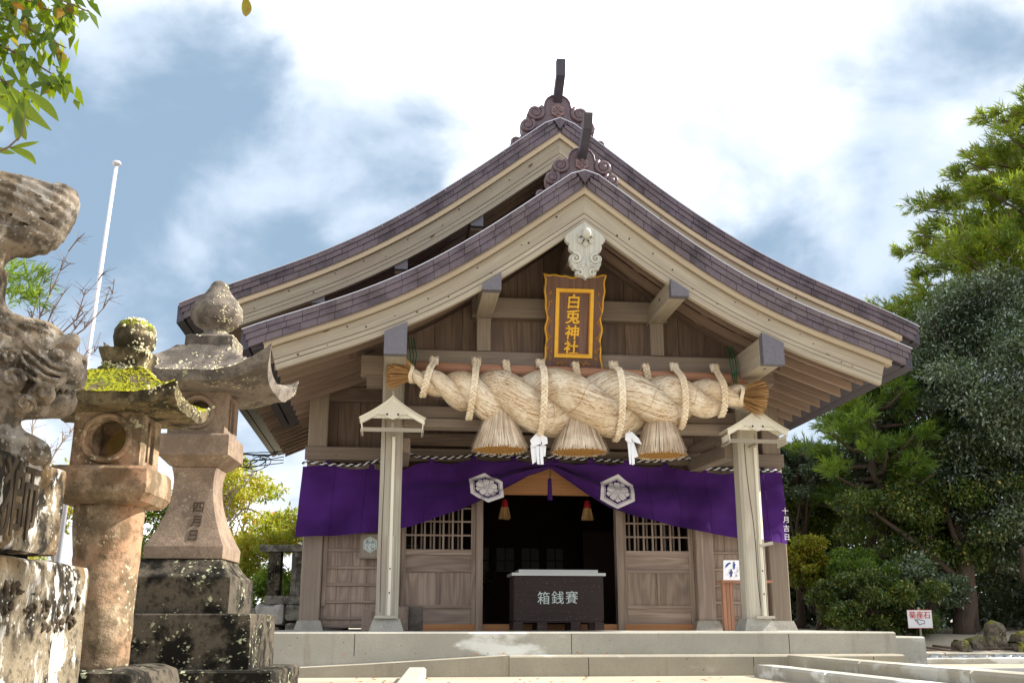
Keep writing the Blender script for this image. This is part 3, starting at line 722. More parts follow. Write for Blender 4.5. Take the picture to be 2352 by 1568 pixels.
# sliding doors
for s_ in (-1, 1):
    a, b = (.985, 1.965) if s_ > 0 else (-1.965, -.985)
    y = 1.955
    door = box('sliding_door', (a, y+.012, .235), (b, y+.024, .9), wood_door, hall)
    def rail(n_, p, q, w_=.05, m=wood_door): return beam(n_, p, q, .038, w_, m, door, .003, up=(0, 0, 1))
    for x in (a+.03, b-.03): beam('stile', (x, y, -.02), (x, y, 1.715), .06, .04, wood_door, door, .003, up=(0, 1, 0))
    for z, h_ in ((1.69, .05), (.945, .075), (.71, .045), (.25, .045), (.005, .05)): rail('rail', (a+.06, y, z), (b-.06, y, z), h_)
    xm = (a+b)/2
    box('door_panel', (a+.06, y+.006, .733), (b-.06, y+.018, .907), wood_door, door)
    box('door_panel', (a+.06, y+.006, .273), (xm-.02, y+.018, .687), wood_door, door)
    box('door_panel', (xm+.02, y+.006, .273), (b-.06, y+.018, .687), wood_door, door)
    box('door_panel', (a+.06, y+.006, .03), (b-.06, y+.018, .227), wood_door, door)
    beam('mullion', (xm, y, .273), (xm, y, .687), .04, .036, wood_door, door, .003, up=(0, 1, 0))
    n = 7
    for i in range(1, n): x = a+.06+(b-a-.12)*i/n; beam('lattice_bar', (x, y, .983), (x, y, 1.665), .024, .026, wood_door, door, 0, up=(0, 1, 0))
    for z in (1.165, 1.345, 1.52): beam('lattice_bar', (a+.06, y-.003, z), (b-.06, y-.003, z), .026, .022, wood_door, door)
    for i in range(1, n): x = a+.02+(b-a-.12)*i/n; beam('inner_bar', (x, y+.16, .95), (x, y+.16, 1.7), .022, .03, wood_door, hall, 0, up=(0, 1, 0))
# interior
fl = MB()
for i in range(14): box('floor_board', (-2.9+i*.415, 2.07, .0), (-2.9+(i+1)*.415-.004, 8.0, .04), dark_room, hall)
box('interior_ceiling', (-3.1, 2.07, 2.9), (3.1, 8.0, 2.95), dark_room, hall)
for s_ in (-1, 1): box('side_wall', (s_*3.17-.03, 2.06, .06), (s_*3.17+.03, 10.4, 4.0), wood_brown, hall)
for s_ in (-1, 1):
    for yy in (4.2, 6.4, 8.6, 10.4): beam('wall_post', (s_*3.2, yy, .06), (s_*3.2, yy, 4.0), .2, .2, wood_mid, hall, .01, up=(0, 1, 0))
    box('interior_screen', (s_*1.5-.5, 5.0, .04), (s_*1.5+.5, 5.04, 1.5), dark_room, hall)
# back wall of the room with four papered windows
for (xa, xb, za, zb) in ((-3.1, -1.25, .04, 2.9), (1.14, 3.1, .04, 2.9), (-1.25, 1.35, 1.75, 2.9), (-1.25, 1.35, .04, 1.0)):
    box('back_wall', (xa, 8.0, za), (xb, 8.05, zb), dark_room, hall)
for i, xa in enumerate((-1.1, -.62, -.14, .34, .82)):
    f = box('window_post', (xa-.14, 7.97, 1.0), (xa, 8.03, 1.75), dark_room, hall)
    pn = box('window_pane', (xa-.01, 8.02, .97), (xa+.35, 8.025, 1.46), shoji, hall)
    M = MB(); M.box((xa+.16, 7.985, 1.02), (xa+.175, 7.998, 1.44)); M.box((xa, 7.985, 1.2), (xa+.34, 7.998, 1.215)); M.out('window_bar', dark_room, hall)
    box('wall_rail', (xa+.0, 8.0, 1.44), (xa+.34, 8.03, 1.75), dark_room, hall)
# attic darkness: caps of the main purlins under the main barge
for s_ in (-1, 1):
    for xo, zo in ((2.07, MR.z(2.07, .52)-.1), (3.10, MR.z(3.10, .52)-.06), (1.1, MR.z(1.1, .52)-.12)):
        beam('main_purlin', (s_*xo, .762, zo+.10), (s_*xo, 1.96, zo+.10), .16, .22, wood_mid, hall, .006)
        box('beam_end_cap', (s_*xo-.082, .66, zo+.01), (s_*xo+.082, .76, zo+.18), cap_metal, hall)

# --- pendant carving in the porch gable
def outl(half): return half + [(-a, b) for a, b in half[-2:0:-1]]
def solid(pts, y, t, name, mat, parent, dx=0., dz=0., smooth=False):
    bmx = bmesh.new(); fr = [bmx.verts.new((a+dx, y, b+dz)) for a, b in pts]; f = bmx.faces.new(fr)
    r = bmesh.ops.extrude_face_region(bmx, geom=[f]); vs = [v for v in r['geom'] if isinstance(v, bmesh.types.BMVert)]
    bmesh.ops.translate(bmx, verts=vs, vec=(0, t, 0)); bmesh.ops.triangulate(bmx, faces=[q for q in bmx.faces if len(q.verts) > 4]); bmesh.ops.recalc_face_normals(bmx, faces=bmx.faces[:])
    V = [tuple(v.co) for v in bmx.verts]; F = [tuple(v.index for v in q.verts) for q in bmx.faces]; bmx.free()
    return mk(name, V, F, mat, parent, [(q[2], q[0], q[1]) for q in V])
half = [(0, .0), (.19, -.145), (.222, -.18), (.228, -.22), (.205, -.255), (.18, -.27), (.19, -.31), (.175, -.35), (.14, -.375), (.10, -.38), (.145, -.39), (.18, -.415), (.188, -.45), (.165, -.49), (.178, -.50), (.165, -.53), (.15, -.545), (.155, -.56), (.12, -.575), (.05, -.575), (.09, -.582), (.12, -.60), (.115, -.63), (.07, -.645), (.03, -.65), (0, -.68)]
gy = solid(outl(half), -1.19, .07, 'gable_pendant', wood_gegyo, hall, -.01, 4.42)
for s_ in (-1, 1):
    M = MB(); M.tube(spiral(s_*.115-.01, 4.42-.445, .062, 1.5, 1.2, -1.20, s_), [.017*(1-.5*t/22) for t in range(23)], 6)
    M.tube(spiral(s_*.072-.01, 4.42-.612, .040, 1.2, 1.0, -1.20, s_), [.014*(1-.5*t/22) for t in range(23)], 6)
    for j in range(3): M.tube([(s_*(.17-.012*j)-.01, -1.192, 4.42-.485-.027*j), (s_*.10-.01, -1.196, 4.42-.53-.024*j), (s_*.04-.01, -1.194, 4.42-.50-.03*j), (-.01, -1.192, 4.42-.42-.03*j)], .011, 5)
    M.out('carved_scroll', wood_gegyo, gy, smooth=True)
M = MB(); 
for i in range(6):
    a = math.pi/2 + i*math.pi/3; pp = [(math.cos(a+q)*rr_*1.02, math.sin(a+q)*rr_*1.02) for q, rr_ in ((0, .02), (-.45, .055), (-.35, .085), (0, .102), (.35, .085), (.45, .055))]
    M.plate(pp, (-.01, -1.215, 4.42-.20), (1, 0, 0), (0, 0, 1), -.025)
M.out('rosette', wood_gegyo, gy)
M = MB(); M.lathe([(.012, 0), (.03, .01), (.045, .05), (.05, .085), (.04, .12), (.018, .145), (.002, .15)], (0, 0, 0), 14)
M.V = [(-.01+x, -1.225-z*.9, 4.42-.20+y+z*.25) for x, y, z in M.V]; M.out('cone_knob', wood_gegyo, gy, smooth=True)
M = MB()
for i in range(6): a = i*math.pi/3; M.tube([(-.01+math.cos(a)*.056, -1.232, 4.22+math.sin(a)*.056), (-.01+math.cos(a)*.056, -1.247, 4.22+math.sin(a)*.056)], .009, 6)
M.out('rosette_hole', carve, gy)
# ================================================================ straw rope, pole, plaque, curtain
t = thing('hanging_pole', 'long reddish round log hung across the porch behind the straw rope', 'pole', (0, -.35, 2.84), 'B')
MB().tube([(-1.99, -.30, 2.90), (-1, -.30, 2.885), (0, -.30, 2.875), (1, -.30, 2.86), (2.07, -.30, 2.85)], .066, 16).out('log', wood_red, t, smooth=True)
for s_ in (-1, 1):
    tg = thing('tie_cord', 'thin green cord tying the %s end of the pole to the beam' % ('left' if s_ < 0 else 'right'), 'cord', (s_*1.88, -.4, 3.0), 'B', 'green cords holding the pole')
    M = MB()
    for j in range(3): M.tube([(s_*(1.90+.03*j), -.20, 3.28), (s_*(1.86+.035*j), -.385, 3.02), (s_*(1.89+.02*j), -.385, 2.80), (s_*(1.885+.02*j), -.36, 2.70)], .0065, 5)
    M.out('cord', green_cord, tg)

rope = thing('straw_rope', 'huge twisted rice straw rope with three straw tassels hanging across the porch', 'straw rope', (0, -.5, 2.46), 'B')
RX = [-2.02, -1.9, -1.78, -1.62, -1.19, -.69, 0, .6, 1.25, 1.65, 1.86, 2.0]
RH = [.062, .085, .12, .15, .255, .365, .40, .375, .268, .195, .125, .10]
RZ = [2.79, 2.745, 2.70, 2.655, 2.545, 2.475, 2.462, 2.475, 2.53, 2.575, 2.60, 2.615]
LX = [-2.1, -1.85, -1.55, -1.2, -.74, .03, .78, 1.3, 1.75, 2.05]; LP = [-5, -4, -3, -2, -1, 0, 1, 2, 3, 4]
def smooth_interp(x, X, Y):
    # average of shifted samples of the piecewise line: smooth but close to the points
    return sum(np.interp(x+d, X, Y) for d in (-.12, -.06, 0, .06, .12))/5
def strand(x, w):
    ph = math.pi*smooth_interp(x, LX, LP) + math.pi/2 + w*math.pi; h = smooth_interp(x, RX, RH); z0 = smooth_interp(x, RX, RZ)
    a = h*.45
    return Vector((x, -.49 - a*.85*math.sin(ph), z0 + a*math.cos(ph))), h*.575
def strand_frame(w, n=220):
    xs_ = np.linspace(-2.02, 1.99, n); P = []; Rr = []
    for x in xs_: p, r = strand(x, w); P.append(p); Rr.append(r)
    fr = []
    for i in range(n):
        tt = (P[min(i+1, n-1)]-P[max(i-1, 0)]).normalized(); u = Vector((0, -1, 0)); u = (u - tt*u.dot(tt)).normalized(); v = tt.cross(u)
        fr.append((P[i], tt, u, v, Rr[i]))
    return fr
for w in (0, 1):
    fr = strand_frame(w); n = 28; V = []; F = []
    for p, tt, u, v, r in fr:
        for j in range(n):
            a = 2*math.pi*j/n; V.append(p + (u*math.cos(a)+v*math.sin(a))*r)
    for i in range(len(fr)-1):
        for j in range(n): F.append((i*n+j, (i+1)*n+j, (i+1)*n+(j+1) % n, i*n+(j+1) % n))
    st = mk('strand', V, F, straw_base, rope, smooth=True)
    # straws lying along the strand with a slight twist of their own
    V = []; F = []; N = len(fr); rr = random.Random(w+3)
    for q in range(8500):
        i0 = rr.randint(0, N-14); a0 = rr.uniform(0, 6.283); tw = rr.uniform(-.055, -.03); ln = rr.randint(9, 26); lift = rr.uniform(.001, .008); wd = rr.uniform(.0016, .0034)
        b = len(V); m = 0; fly = rr.random() < .03
        for s_ in range(0, ln, 4):
            i = min(N-1, i0+s_); p, tt, u, v, r = fr[i]; a = a0 + tw*s_
            d_ = u*math.cos(a)+v*math.sin(a); e_ = (v*math.cos(a)-u*math.sin(a))
            rd = r + lift + (.00003*s_*s_*3 if fly else 0)
            V += [p + d_*rd - e_*wd, p + d_*rd + e_*wd]; m += 1
        for s_ in range(m-1): F.append((b+2*s_, b+2*s_+1, b+2*s_+3, b+2*s_+2))
    mk('straws', V, F, straw, rope)['kind'] = 'stuff'
# stitched seams round the fat lobes
for (x0, w) in ((-.42, 1), (-.25, 1), (.0, 0), (.30, 0), (-.95, 0), (.78, 1), (1.02, 1), (1.3, 0)):
    fr_p, fr_r = strand(x0, w); p2, _ = strand(x0+.03, w); tt = (p2-fr_p).normalized(); u = Vector((0, -1, 0)); u = (u-tt*u.dot(tt)).normalized(); v = tt.cross(u)
    M = MB(); M.tube([fr_p + (u*math.cos(a)+v*math.sin(a))*(fr_r+.006) + tt*(.02*math.sin(a*3)) for a in np.linspace(-1.4, 1.4, 26)], .0032, 4); M.out('seam', straw_old, rope)
# frayed ends
def fray(x0, z0, dr, L, sp, n, mat):
    rr = random.Random(int(x0*10)); V = []; F = []; d0 = Vector(dr).normalized(); u = d0.cross(Vector((0, 1, 0))).normalized(); v = d0.cross(u)
    for i in range(n):
        a = rr.uniform(0, 6.283); q = math.sqrt(rr.random()); rad = .075*q; o = u*math.cos(a)+v*math.sin(a); dd = (d0 + o*q*sp*rr.uniform(.6, 1.2)).normalized()
        p = Vector((x0, -.5, z0)) + o*rad - d0*.08; l_ = L*rr.uniform(.75, 1.15)+.08; b = len(V); sd_ = dd.cross(Vector((rr.uniform(-1, 1), rr.uniform(-1, 1), rr.uniform(-1, 1)))).normalized()*rr.uniform(.0022, .0038)
        bend = Vector((0, 0, rr.uniform(-.02, .02)))
        for s_ in (0, .5, 1): c = p + dd*l_*s_ + bend*s_*s_; V += [c-sd_, c+sd_]
        F += [(b, b+1, b+3, b+2), (b+2, b+3, b+5, b+4)]
    return mk('frayed_end', V, F, mat, rope)
fray(-1.97, 2.785, (-1, 0, .18), .20, .62, 1500, straw_old)
fray(1.95, 2.60, (1, 0, -.1), .24, .48, 1500, straw_old)
for x0, z0, r in ((-1.93, 2.765, .10), (1.90, 2.60, .118)):
    M = MB()
    for j in range(2): M.tube([(x0+.02*j+.012*math.sin(3*a), -.5+math.cos(a)*r, z0+math.sin(a)*r) for a in np.linspace(0, 6.283, 24)], .013, 6)
    M.out('binding', braid_m, rope)

def braid(path, wd, th, turns, mat, parent, name='braided_rope'):
    path = [Vector(p) for p in path]; Ls = [0]
    for a, b in zip(path[:-1], path[1:]): Ls.append(Ls[-1]+(b-a).length)
    T = Ls[-1]; M = MB(); n = int(turns*8)
    def at(s):
        s = max(0, min(T, s)); i = max(0, min(len(Ls)-2, int(np.searchsorted(Ls, s))-1)); f = (s-Ls[i])/(Ls[i+1]-Ls[i]+1e-9); return path[i].lerp(path[i+1], f)
    for kx in range(3):
        pts = []
        for j in range(n+1):
            s = T*j/n; p = at(s); tt = (at(s+.03)-at(s-.03)).normalized(); sd_ = Vector((1, 0, 0)); sd_ = (sd_-tt*sd_.dot(tt)).normalized(); nn = tt.cross(sd_)
            ph = 2*math.pi*(turns*j/n + kx/3)
            pts.append(p + sd_*wd*math.sin(ph) + nn*wd*.45*math.sin(2*ph))
        M.tube(pts, th, 6)
    return M.out(name, mat, parent, smooth=True)
def rope_env(x): return smooth_interp(x, RX, RH), smooth_interp(x, RX, RZ)
for xt, xb in ((-1.66, -1.77), (-1.17, -1.25), (-.42, -.46), (.45, .43), (1.18, 1.19), (1.67, 1.68)):
    h, z0 = rope_env((xt+xb)/2); h *= 1.0
    pts = []
    pts.append((xt, -.30+.02, 3.0)); pts.append((xt, -.38, 2.99)); pts.append((xt, -.41, 2.93))
    top = z0+h
    for a in np.linspace(R(62), R(-100), 14):
        z = z0 + math.sin(a)*(h+.035); f = (3.0-z)/max(.2, 3.0-(z0-h)); zz_ = min(z, 2.93)
        pts.append((xt+(xb-xt)*f, -.49-math.cos(a)*(h*.94+.03), zz_))
    L_ = sum((Vector(b)-Vector(a)).length for a, b in zip(pts[:-1], pts[1:]))
    braid(pts, .029, .0155, L_/.15, braid_m, rope)
    for dx in (-.028, .028): MB().tube([(xt+dx, -.30, 2.93), (xt+dx*1.4, -.37, 3.0), (xt+dx*1.2, -.40, 2.90)], .02, 7).out('rope_end', braid_m, rope, smooth=True)
for xt in (-.82, 0.0, .84):
    braid([(xt, -.24, 2.84), (xt, -.26, 2.97), (xt, -.36, 2.975), (xt, -.385, 2.9), (xt+.03, -.37, 2.78)], .032, .018, 3.0, braid_m, rope)
# tassels
for ti, (xc, rb, zb) in enumerate(((-.905, .305, 1.915), (.005, .31, 1.905), (.945, .285, 1.885))):
    zt = 2.50; rr = random.Random(ti+50); V = []; F = []
    M = MB(); prof = []
    def rad(f): return .085 + (rb-.085)*(f**1.05)*.98
    prof = [(rad(0), 0)] + [(rad(f)-.012, -f*(zt-zb)) for f in (.15, .35, .6, .85, .985)]
    M.lathe(prof, (xc, -.5, zt), 36); body = M.out('tassel', straw_base, rope, smooth=True)
    for i in range(1500):
        a = rr.uniform(0, 6.283); dd = rr.uniform(-.006, .012); l_ = rr.uniform(.93, 1.03) if rr.random() < .85 else rr.uniform(.5, .9); wd = rr.uniform(.0022, .0046); b = len(V); a1 = a + rr.uniform(-.16, .16); dd += .02*(rr.random() < .06); s0 = 0 if l_ > .9 else rr.uniform(.05, .4)
        for f in (s0, .35*l_+s0*.65, .7*l_+s0*.3, l_):
            aa = a+(a1-a)*f; rd = rad(f)+dd*(0.4+f); c, s_ = math.cos(aa), math.sin(aa)
            V += [(xc+c*rd+s_*wd, -.5+s_*rd-c*wd, zt-f*(zt-zb)), (xc+c*rd-s_*wd, -.5+s_*rd+c*wd, zt-f*(zt-zb))]
        F += [(b+2*j, b+2*j+1, b+2*j+3, b+2*j+2) for j in range(3)]
    mk('tassel_straws', V, F, straw_tas, body)['kind'] = 'stuff'
    V = []; F = []
    for i in range(2600):
        a = rr.uniform(0, 6.283); q = math.sqrt(rr.random())*rb*.97; x = xc+math.cos(a)*q; y = -.5+math.sin(a)*q; z = zb+.012; s_ = .0045; l_ = rr.uniform(.004, .022); b = len(V)
        V += [(x-s_, y-s_, z), (x+s_, y-s_, z), (x, y+s_, z), (x+rr.uniform(-.004, .004), y, z-l_)]; F += [(b, b+1, b+3), (b+1, b+2, b+3), (b+2, b, b+3)]
    mk('cut_ends', V, F, straw_end, body)['kind'] = 'stuff'
# paper streamers
for i, (xc, zc, lab) in enumerate(((-.475, 2.07, 'folded white paper streamer between the left and middle straw tassels'), (.565, 2.09, 'folded white paper streamer between the middle and right straw tassels'))):
    t = thing('paper_streamer', lab, 'paper streamer', (xc, -.6, zc), 'B', 'white paper streamers under the rope')
    def fold(pts, y, nm='paper_fold'):
        n = len(pts); V = [(xc+a, -.6+y+.10*b*0+c, zc+b) for a, b, c in pts] + [(xc+a, -.6+y+c+.0015, zc+b) for a, b, c in pts]
        mk(nm, V, [tuple(range(n)), tuple(range(2*n-1, n-1, -1))] + [(j, n+j, n+(j+1) % n, (j+1) % n) for j in range(n)], paper, t)
    if i == 0:
        fold([(-.03, .02, 0), (.05, .03, 0), (.02, -.10, -.02), (-.08, -.14, -.03), (-.10, -.06, -.02)], 0)
        fold([(.0, .03, 0), (.09, -.03, -.03), (.095, -.10, -.04), (.04, -.12, -.02)], -.01)
        fold([(-.095, -.11, 0), (-.02, -.09, -.01), (-.03, -.30, -.02), (-.075, -.33, -.03)], .01)
        fold([(.02, -.09, 0), (.085, -.12, -.01), (.07, -.24, -.04), (.03, -.24, -.02)], .012)
        fold([(-.035, -.13, 0), (.0, -.12, -.01), (.005, -.335, -.02), (-.025, -.33, -.03)], -.012)
        fold([(.005, -.12, 0), (.04, -.13, -.01), (.05, -.33, -.02), (.015, -.335, -.03)], -.005)
    else:
        fold([(-.04, .03, 0), (.03, .04, 0), (.10, -.04, -.03), (.13, -.11, -.04), (.05, -.08, -.02)], 0)
        fold([(-.05, .02, 0), (.02, .0, -.01), (.01, -.10, -.03), (-.06, -.06, -.02)], -.01)
        fold([(-.04, -.06, 0), (.04, -.05, -.01), (.09, -.24, -.02), (.05, -.26, -.03)], .01)
        fold([(-.03, -.08, 0), (.0, -.09, -.01), (.005, -.335, -.02), (-.02, -.335, -.03)], -.012)
        fold([(.0, -.09, 0), (.04, -.09, -.01), (.045, -.33, -.02), (.012, -.345, -.03)], -.005)
    MB().tube([(xc, -.6, zc+.0), (xc, -.58, zc+.06)], .008, 6).out('twist', paper, t)

# name plaque, leaning forward at the top
pq = thing('name_plaque', 'carved wooden name plaque with gold frame and four gold characters', 'plaque', (0, -.15, 2.95), 'B')
PT = np.array([-.005, -.13, 2.93]); ta = math.atan(.27); PU = np.array([1, .0, .0]); PWv = np.array([0, -math.sin(ta), math.cos(ta)]); PN = np.cross(PU, PWv)   # PN points to the front
def pl(a, b, c=0.): return tuple(PT + PU*a + PWv*b + PN*c)
Hh = 1.16
def wob(t): return .014*math.sin(t*21)+.010*math.sin(t*38+1)
sideL = [(-.352 - .0*t + .035*abs(t-.5) + wob(t)*(1 if 0 < t < 1 else 0) - (.03 if t in (0, 1) else 0), Hh*t) for t in np.linspace(0, 1, 41)]
outline = []
NB_ = 40
def edge(t, amp): return amp*(math.sin(t*19)*.5+math.sin(t*31+.5)*.5)
for t_ in np.linspace(0, 1, NB_)[:-1]: outline.append((-.35+.70*t_, .02*math.sin(t_*math.pi)*-.6 + (edge(t_, .013) if t_ > 0 else -.02)))
for t_ in np.linspace(0, 1, NB_)[:-1]: outline.append((.35+.03*t_+edge(t_, .016)-.03*math.sin(t_*math.pi), Hh*t_))
for t_ in np.linspace(0, 1, NB_)[:-1]: outline.append((.38-.76*t_, Hh-.03*math.sin(t_*math.pi)+edge(t_, .012)))
for t_ in np.linspace(0, 1, NB_)[:-1]: outline.append((-.38+.03*t_-edge(1-t_, .016)+.03*math.sin(t_*math.pi), Hh*(1-t_)))
n = len(outline)
def ringplate(outer, inner, c0, c1, name, mat, parent):
    m = len(outer); V = [pl(a, b, c0) for a, b in outer] + [pl(a, b, c1) for a, b in outer] + [pl(a, b, c1) for a, b in inner] + [pl(a, b, c0) for a, b in inner]
    F = []
    for i in range(m):
        j = (i+1) % m
        for L in range(3): F.append((L*m+i, L*m+j, (L+1)*m+j, (L+1)*m+i))
    G = [(b, a, 0) for a, b in outer]*2 + [(b, a, 0) for a, b in inner]*2
    return mk(name, V, F, mat, parent, G)
def rect_like(outer, hx, b0, b1):
    res = []
    for q, (a, b) in enumerate(outer):
        sidei = q // (NB_-1); t_ = (q % (NB_-1))/(NB_-1)
        res.append([(-hx+2*hx*t_, b0), (hx, b0+(b1-b0)*t_), (hx-2*hx*t_, b1), (-hx, b1-(b1-b0)*t_)][sidei])
    return res
fr_o = rect_like(outline, .228, .165, .985)
ringplate(outline, fr_o, .0, .045, 'plaque_border', wood_plaque, pq)
V = [pl(a*1.004, (b-.58)*1.004+.58, -.03) for a, b in outline] + [pl(a*1.004, (b-.58)*1.004+.58, .036) for a, b in outline]
mk('gilded_edge', V, [(i, (i+1) % n, n+(i+1) % n, n+i) for i in range(n)] + [tuple(range(n-1, -1, -1))], gold_dk, pq)
MB().tube([pl(a*.975, (b-.58)*.985+.58, .036) for a, b in outline] + [pl(outline[0][0]*.975, (outline[0][1]-.58)*.985+.58, .036)], .0135, 6).out('gold_line', gold, pq)
fi = rect_like(outline, .188, .205, .945)
ringplate(fr_o, fi, .03, .062, 'gold_frame', gold, pq)
ringplate(rect_like(outline, .192, .201, .949), rect_like(outline, .176, .217, .933), .02, .052, 'gold_frame', gold_dk, pq)
V = [pl(-.19, .20, .02), pl(.19, .20, .02), pl(.19, .95, .02), pl(-.19, .95, .02)]
mk('plaque_panel', V, [(0, 1, 2, 3)], wood_plaque, pq, [(0, 0, 0), (0, .38, 0), (.75, .38, 0), (.75, 0, 0)])
for i, ch in enumerate('白兎神社'):
    text(ch, .178, gold, pq, pl(-.008-.006*i, .835-.183*i, .030), PU, PWv+PU*.06, .010, 'lettering', .004)
for s_ in (-1, 1):
    def sc_(P_): MB().tube(P_, .0072, 5).out('gold_scroll', gold_dk, pq)
    for (a, b, r_, a0, sg) in ((.30, .93, .022, 1.5, 1), (.285, .82, .022, -1.0, 1), (.28, .60, .02, 1.5, -1), (.28, .40, .02, -1.2, 1), (.275, .24, .022, 1.4, 1), (.27, .15, .02, -1.3, 1)):
        sc_([pl(s_*a+s_*sg*math.cos(a0+q*.45)*r_*(1-q*.06), b+math.sin(a0+q*.45)*r_*(1-q*.06), .050) for q in range(12)])
    for (b0, b1) in ((.80, .62), (.58, .42), (.38, .26)): sc_([pl(s_*(.295+.03*math.sin(q*math.pi/6)), b0+(b1-b0)*q/6, .050) for q in range(7)])
    sc_([pl(s_*(.08+.03*q/2), .10+.018*math.sin(q*1.6), .050) for q in range(9)])

# purple curtain
ZTX = [-3.3, -3.2, -2.29, -2.0, -1.8, -1.38, -.97, -.04, .97, 1.88, 2.0, 2.3, 3.2]; ZTZ = [2.045, 2.045, 1.99, 2.01, 2.09, 2.09, 2.125, 2.125, 2.095, 2.075, 2.02, 2.015, 2.03]
ZBX = [-3.3, -2.87, -2.26, -1.87, -1.533, -1.25, -.965, -.62, -.30, -.03, .0, .2, .49, .78, 1.13, 1.49, 1.96, 2.55, 3.19]; ZBZ = [1.093, 1.119, 1.174, 1.245, 1.361, 1.454, 1.583, 1.759, 1.94, 2.03, 2.03, 1.90, 1.69, 1.515, 1.40, 1.325, 1.22, 1.132, 1.063]
TABS = [-2.95, -2.38, -1.60, -1.05, -.52, -.03, .06, .52, 1.0, 1.55, 2.1, 2.6, 3.05]
def ztop(x):
    b = float(np.interp(x, ZTX, ZTZ)); dmin = min(abs(x-t_) for t_ in TABS); return b - .035*min(1, (dmin/.28))**1.2
def cur_y(x, z):
    zt, zb = ztop(x), float(np.interp(x, ZBX, ZBZ)); t = max(0, min(1, (zt-z)/max(.04, zt-zb))); ax = abs(x+.02)
    y = 0.
    # long folds gathered at the middle and spreading out
    y += -.080*math.sin(t*11.5+ax*.9)*math.exp(-ax/1.35)*min(1, ax*5)
    y += -.060*math.sin((t*6.0) + ax*2.2)*math.exp(-((ax-1.4)/1.1)**2)
    y += .045*math.sin(x*7.3+t*2.5)*(.25+.75*t)*min(1, max(0, ax-.8)/1.0)
    y += .008*math.sin(x*17+t*4)*(1-t)
    y += -.030*math.sin(t*23+ax*2.6)*math.exp(-ax/1.1)*min(1, ax*4)
    y += .018*math.sin(x*11.5+t*7+1)*(.4+.6*t)*min(1, max(0, ax-.6)/.8)
    # sags between the tabs
    y += -.015*math.sin((x*3.0-t*4.4))*min(1, ax)
    y += -.05*t*t*min(1, ax/2)
    return 1.66 + y
cur = thing('shrine_curtain', 'purple curtain with two white hexagon crests tied up in the middle above the entrance', 'curtain', (0, 1.68, 2.1), 'B')
nx_, nt_ = 200, 44; V = []
for i in range(nx_):
    x = -3.27 + 6.44*i/(nx_-1)
    for j in range(nt_):
        t_ = j/(nt_-1); zt, zb = ztop(x), float(np.interp(x, ZBX, ZBZ)); z = zt+(zb-zt)*t_
        xx = x + (-.05*t_ if x < -3.0 else .0) + (.02*t_*max(0, x-2.6))
        V.append((xx, cur_y(x, z), z))
F = [(i*nt_+j, i*nt_+j+1, (i+1)*nt_+j+1, (i+1)*nt_+j) for i in range(nx_-1) for j in range(nt_-1)]
mk('cloth', V, F, cloth, cur, smooth=True)
for xs0 in (-2.85, -2.45, -2.05, -1.65, -1.25, 1.3, 1.7, 2.1, 2.5, 2.9):
    V = []
    for q in range(31):
        t_ = q/30; x = xs0 + (.05 if xs0 > 0 else -.05)*t_; zt, zb = ztop(x), float(np.interp(x, ZBX, ZBZ)); z = zt+(zb-zt)*t_
        for dx in (-.005, 0, .005): V.append((x+dx, cur_y(x+dx, z)-(.003 if dx else .007), z))
    mk('seam', V, [(q*3+j, q*3+j+1, q*3+j+4, q*3+j+3) for q in range(30) for j in (0, 1)], cloth, cur)
for x in TABS:
    z = float(np.interp(x, ZTX, ZTZ)); V = [(x+a, cur_y(x, z)-.004-c, z+b) for a, b, c in ((-.035, -.03, 0), (.035, -.03, 0), (.035, .03, .012), (-.035, .03, .012), (.03, .055, .0), (-.03, .055, .0))]
    mk('tab', V, [(0, 1, 2, 3), (3, 2, 4, 5)], cloth, cur)
def decal(pts, off, name, mat, sub=1, hole=None):
    """print lying on the cloth: fan of the outline, refined, then laid on the folds"""
    bmx = bmesh.new(); f = bmx.faces.new([bmx.verts.new((a, 0, b)) for a, b in pts]) if hole is None else None
    if hole is not None:
        va = [bmx.verts.new((a, 0, b)) for a, b in pts]; vb = [bmx.verts.new((a, 0, b)) for a, b in hole]; m = len(pts)
        for i in range(m): bmx.faces.new((va[i], va[(i+1) % m], vb[(i+1) % m], vb[i]))
    bmesh.ops.triangulate(bmx, faces=bmx.faces[:])
    for _ in range(sub+3):
        es = [e for e in bmx.edges if e.calc_length() > .03]
        if not es: break
        bmesh.ops.subdivide_edges(bmx, edges=es, cuts=1); bmesh.ops.triangulate(bmx, faces=bmx.faces[:])
    bmx.verts.ensure_lookup_table(); bmx.verts.index_update()
    V = [(v.co.x, cur_y(v.co.x, v.co.z)-off, v.co.z) for v in bmx.verts]; F = [tuple(q.index for q in f.verts) for f in bmx.faces]; bmx.free()
    return mk(name, V, F, mat, cur, smooth=True)
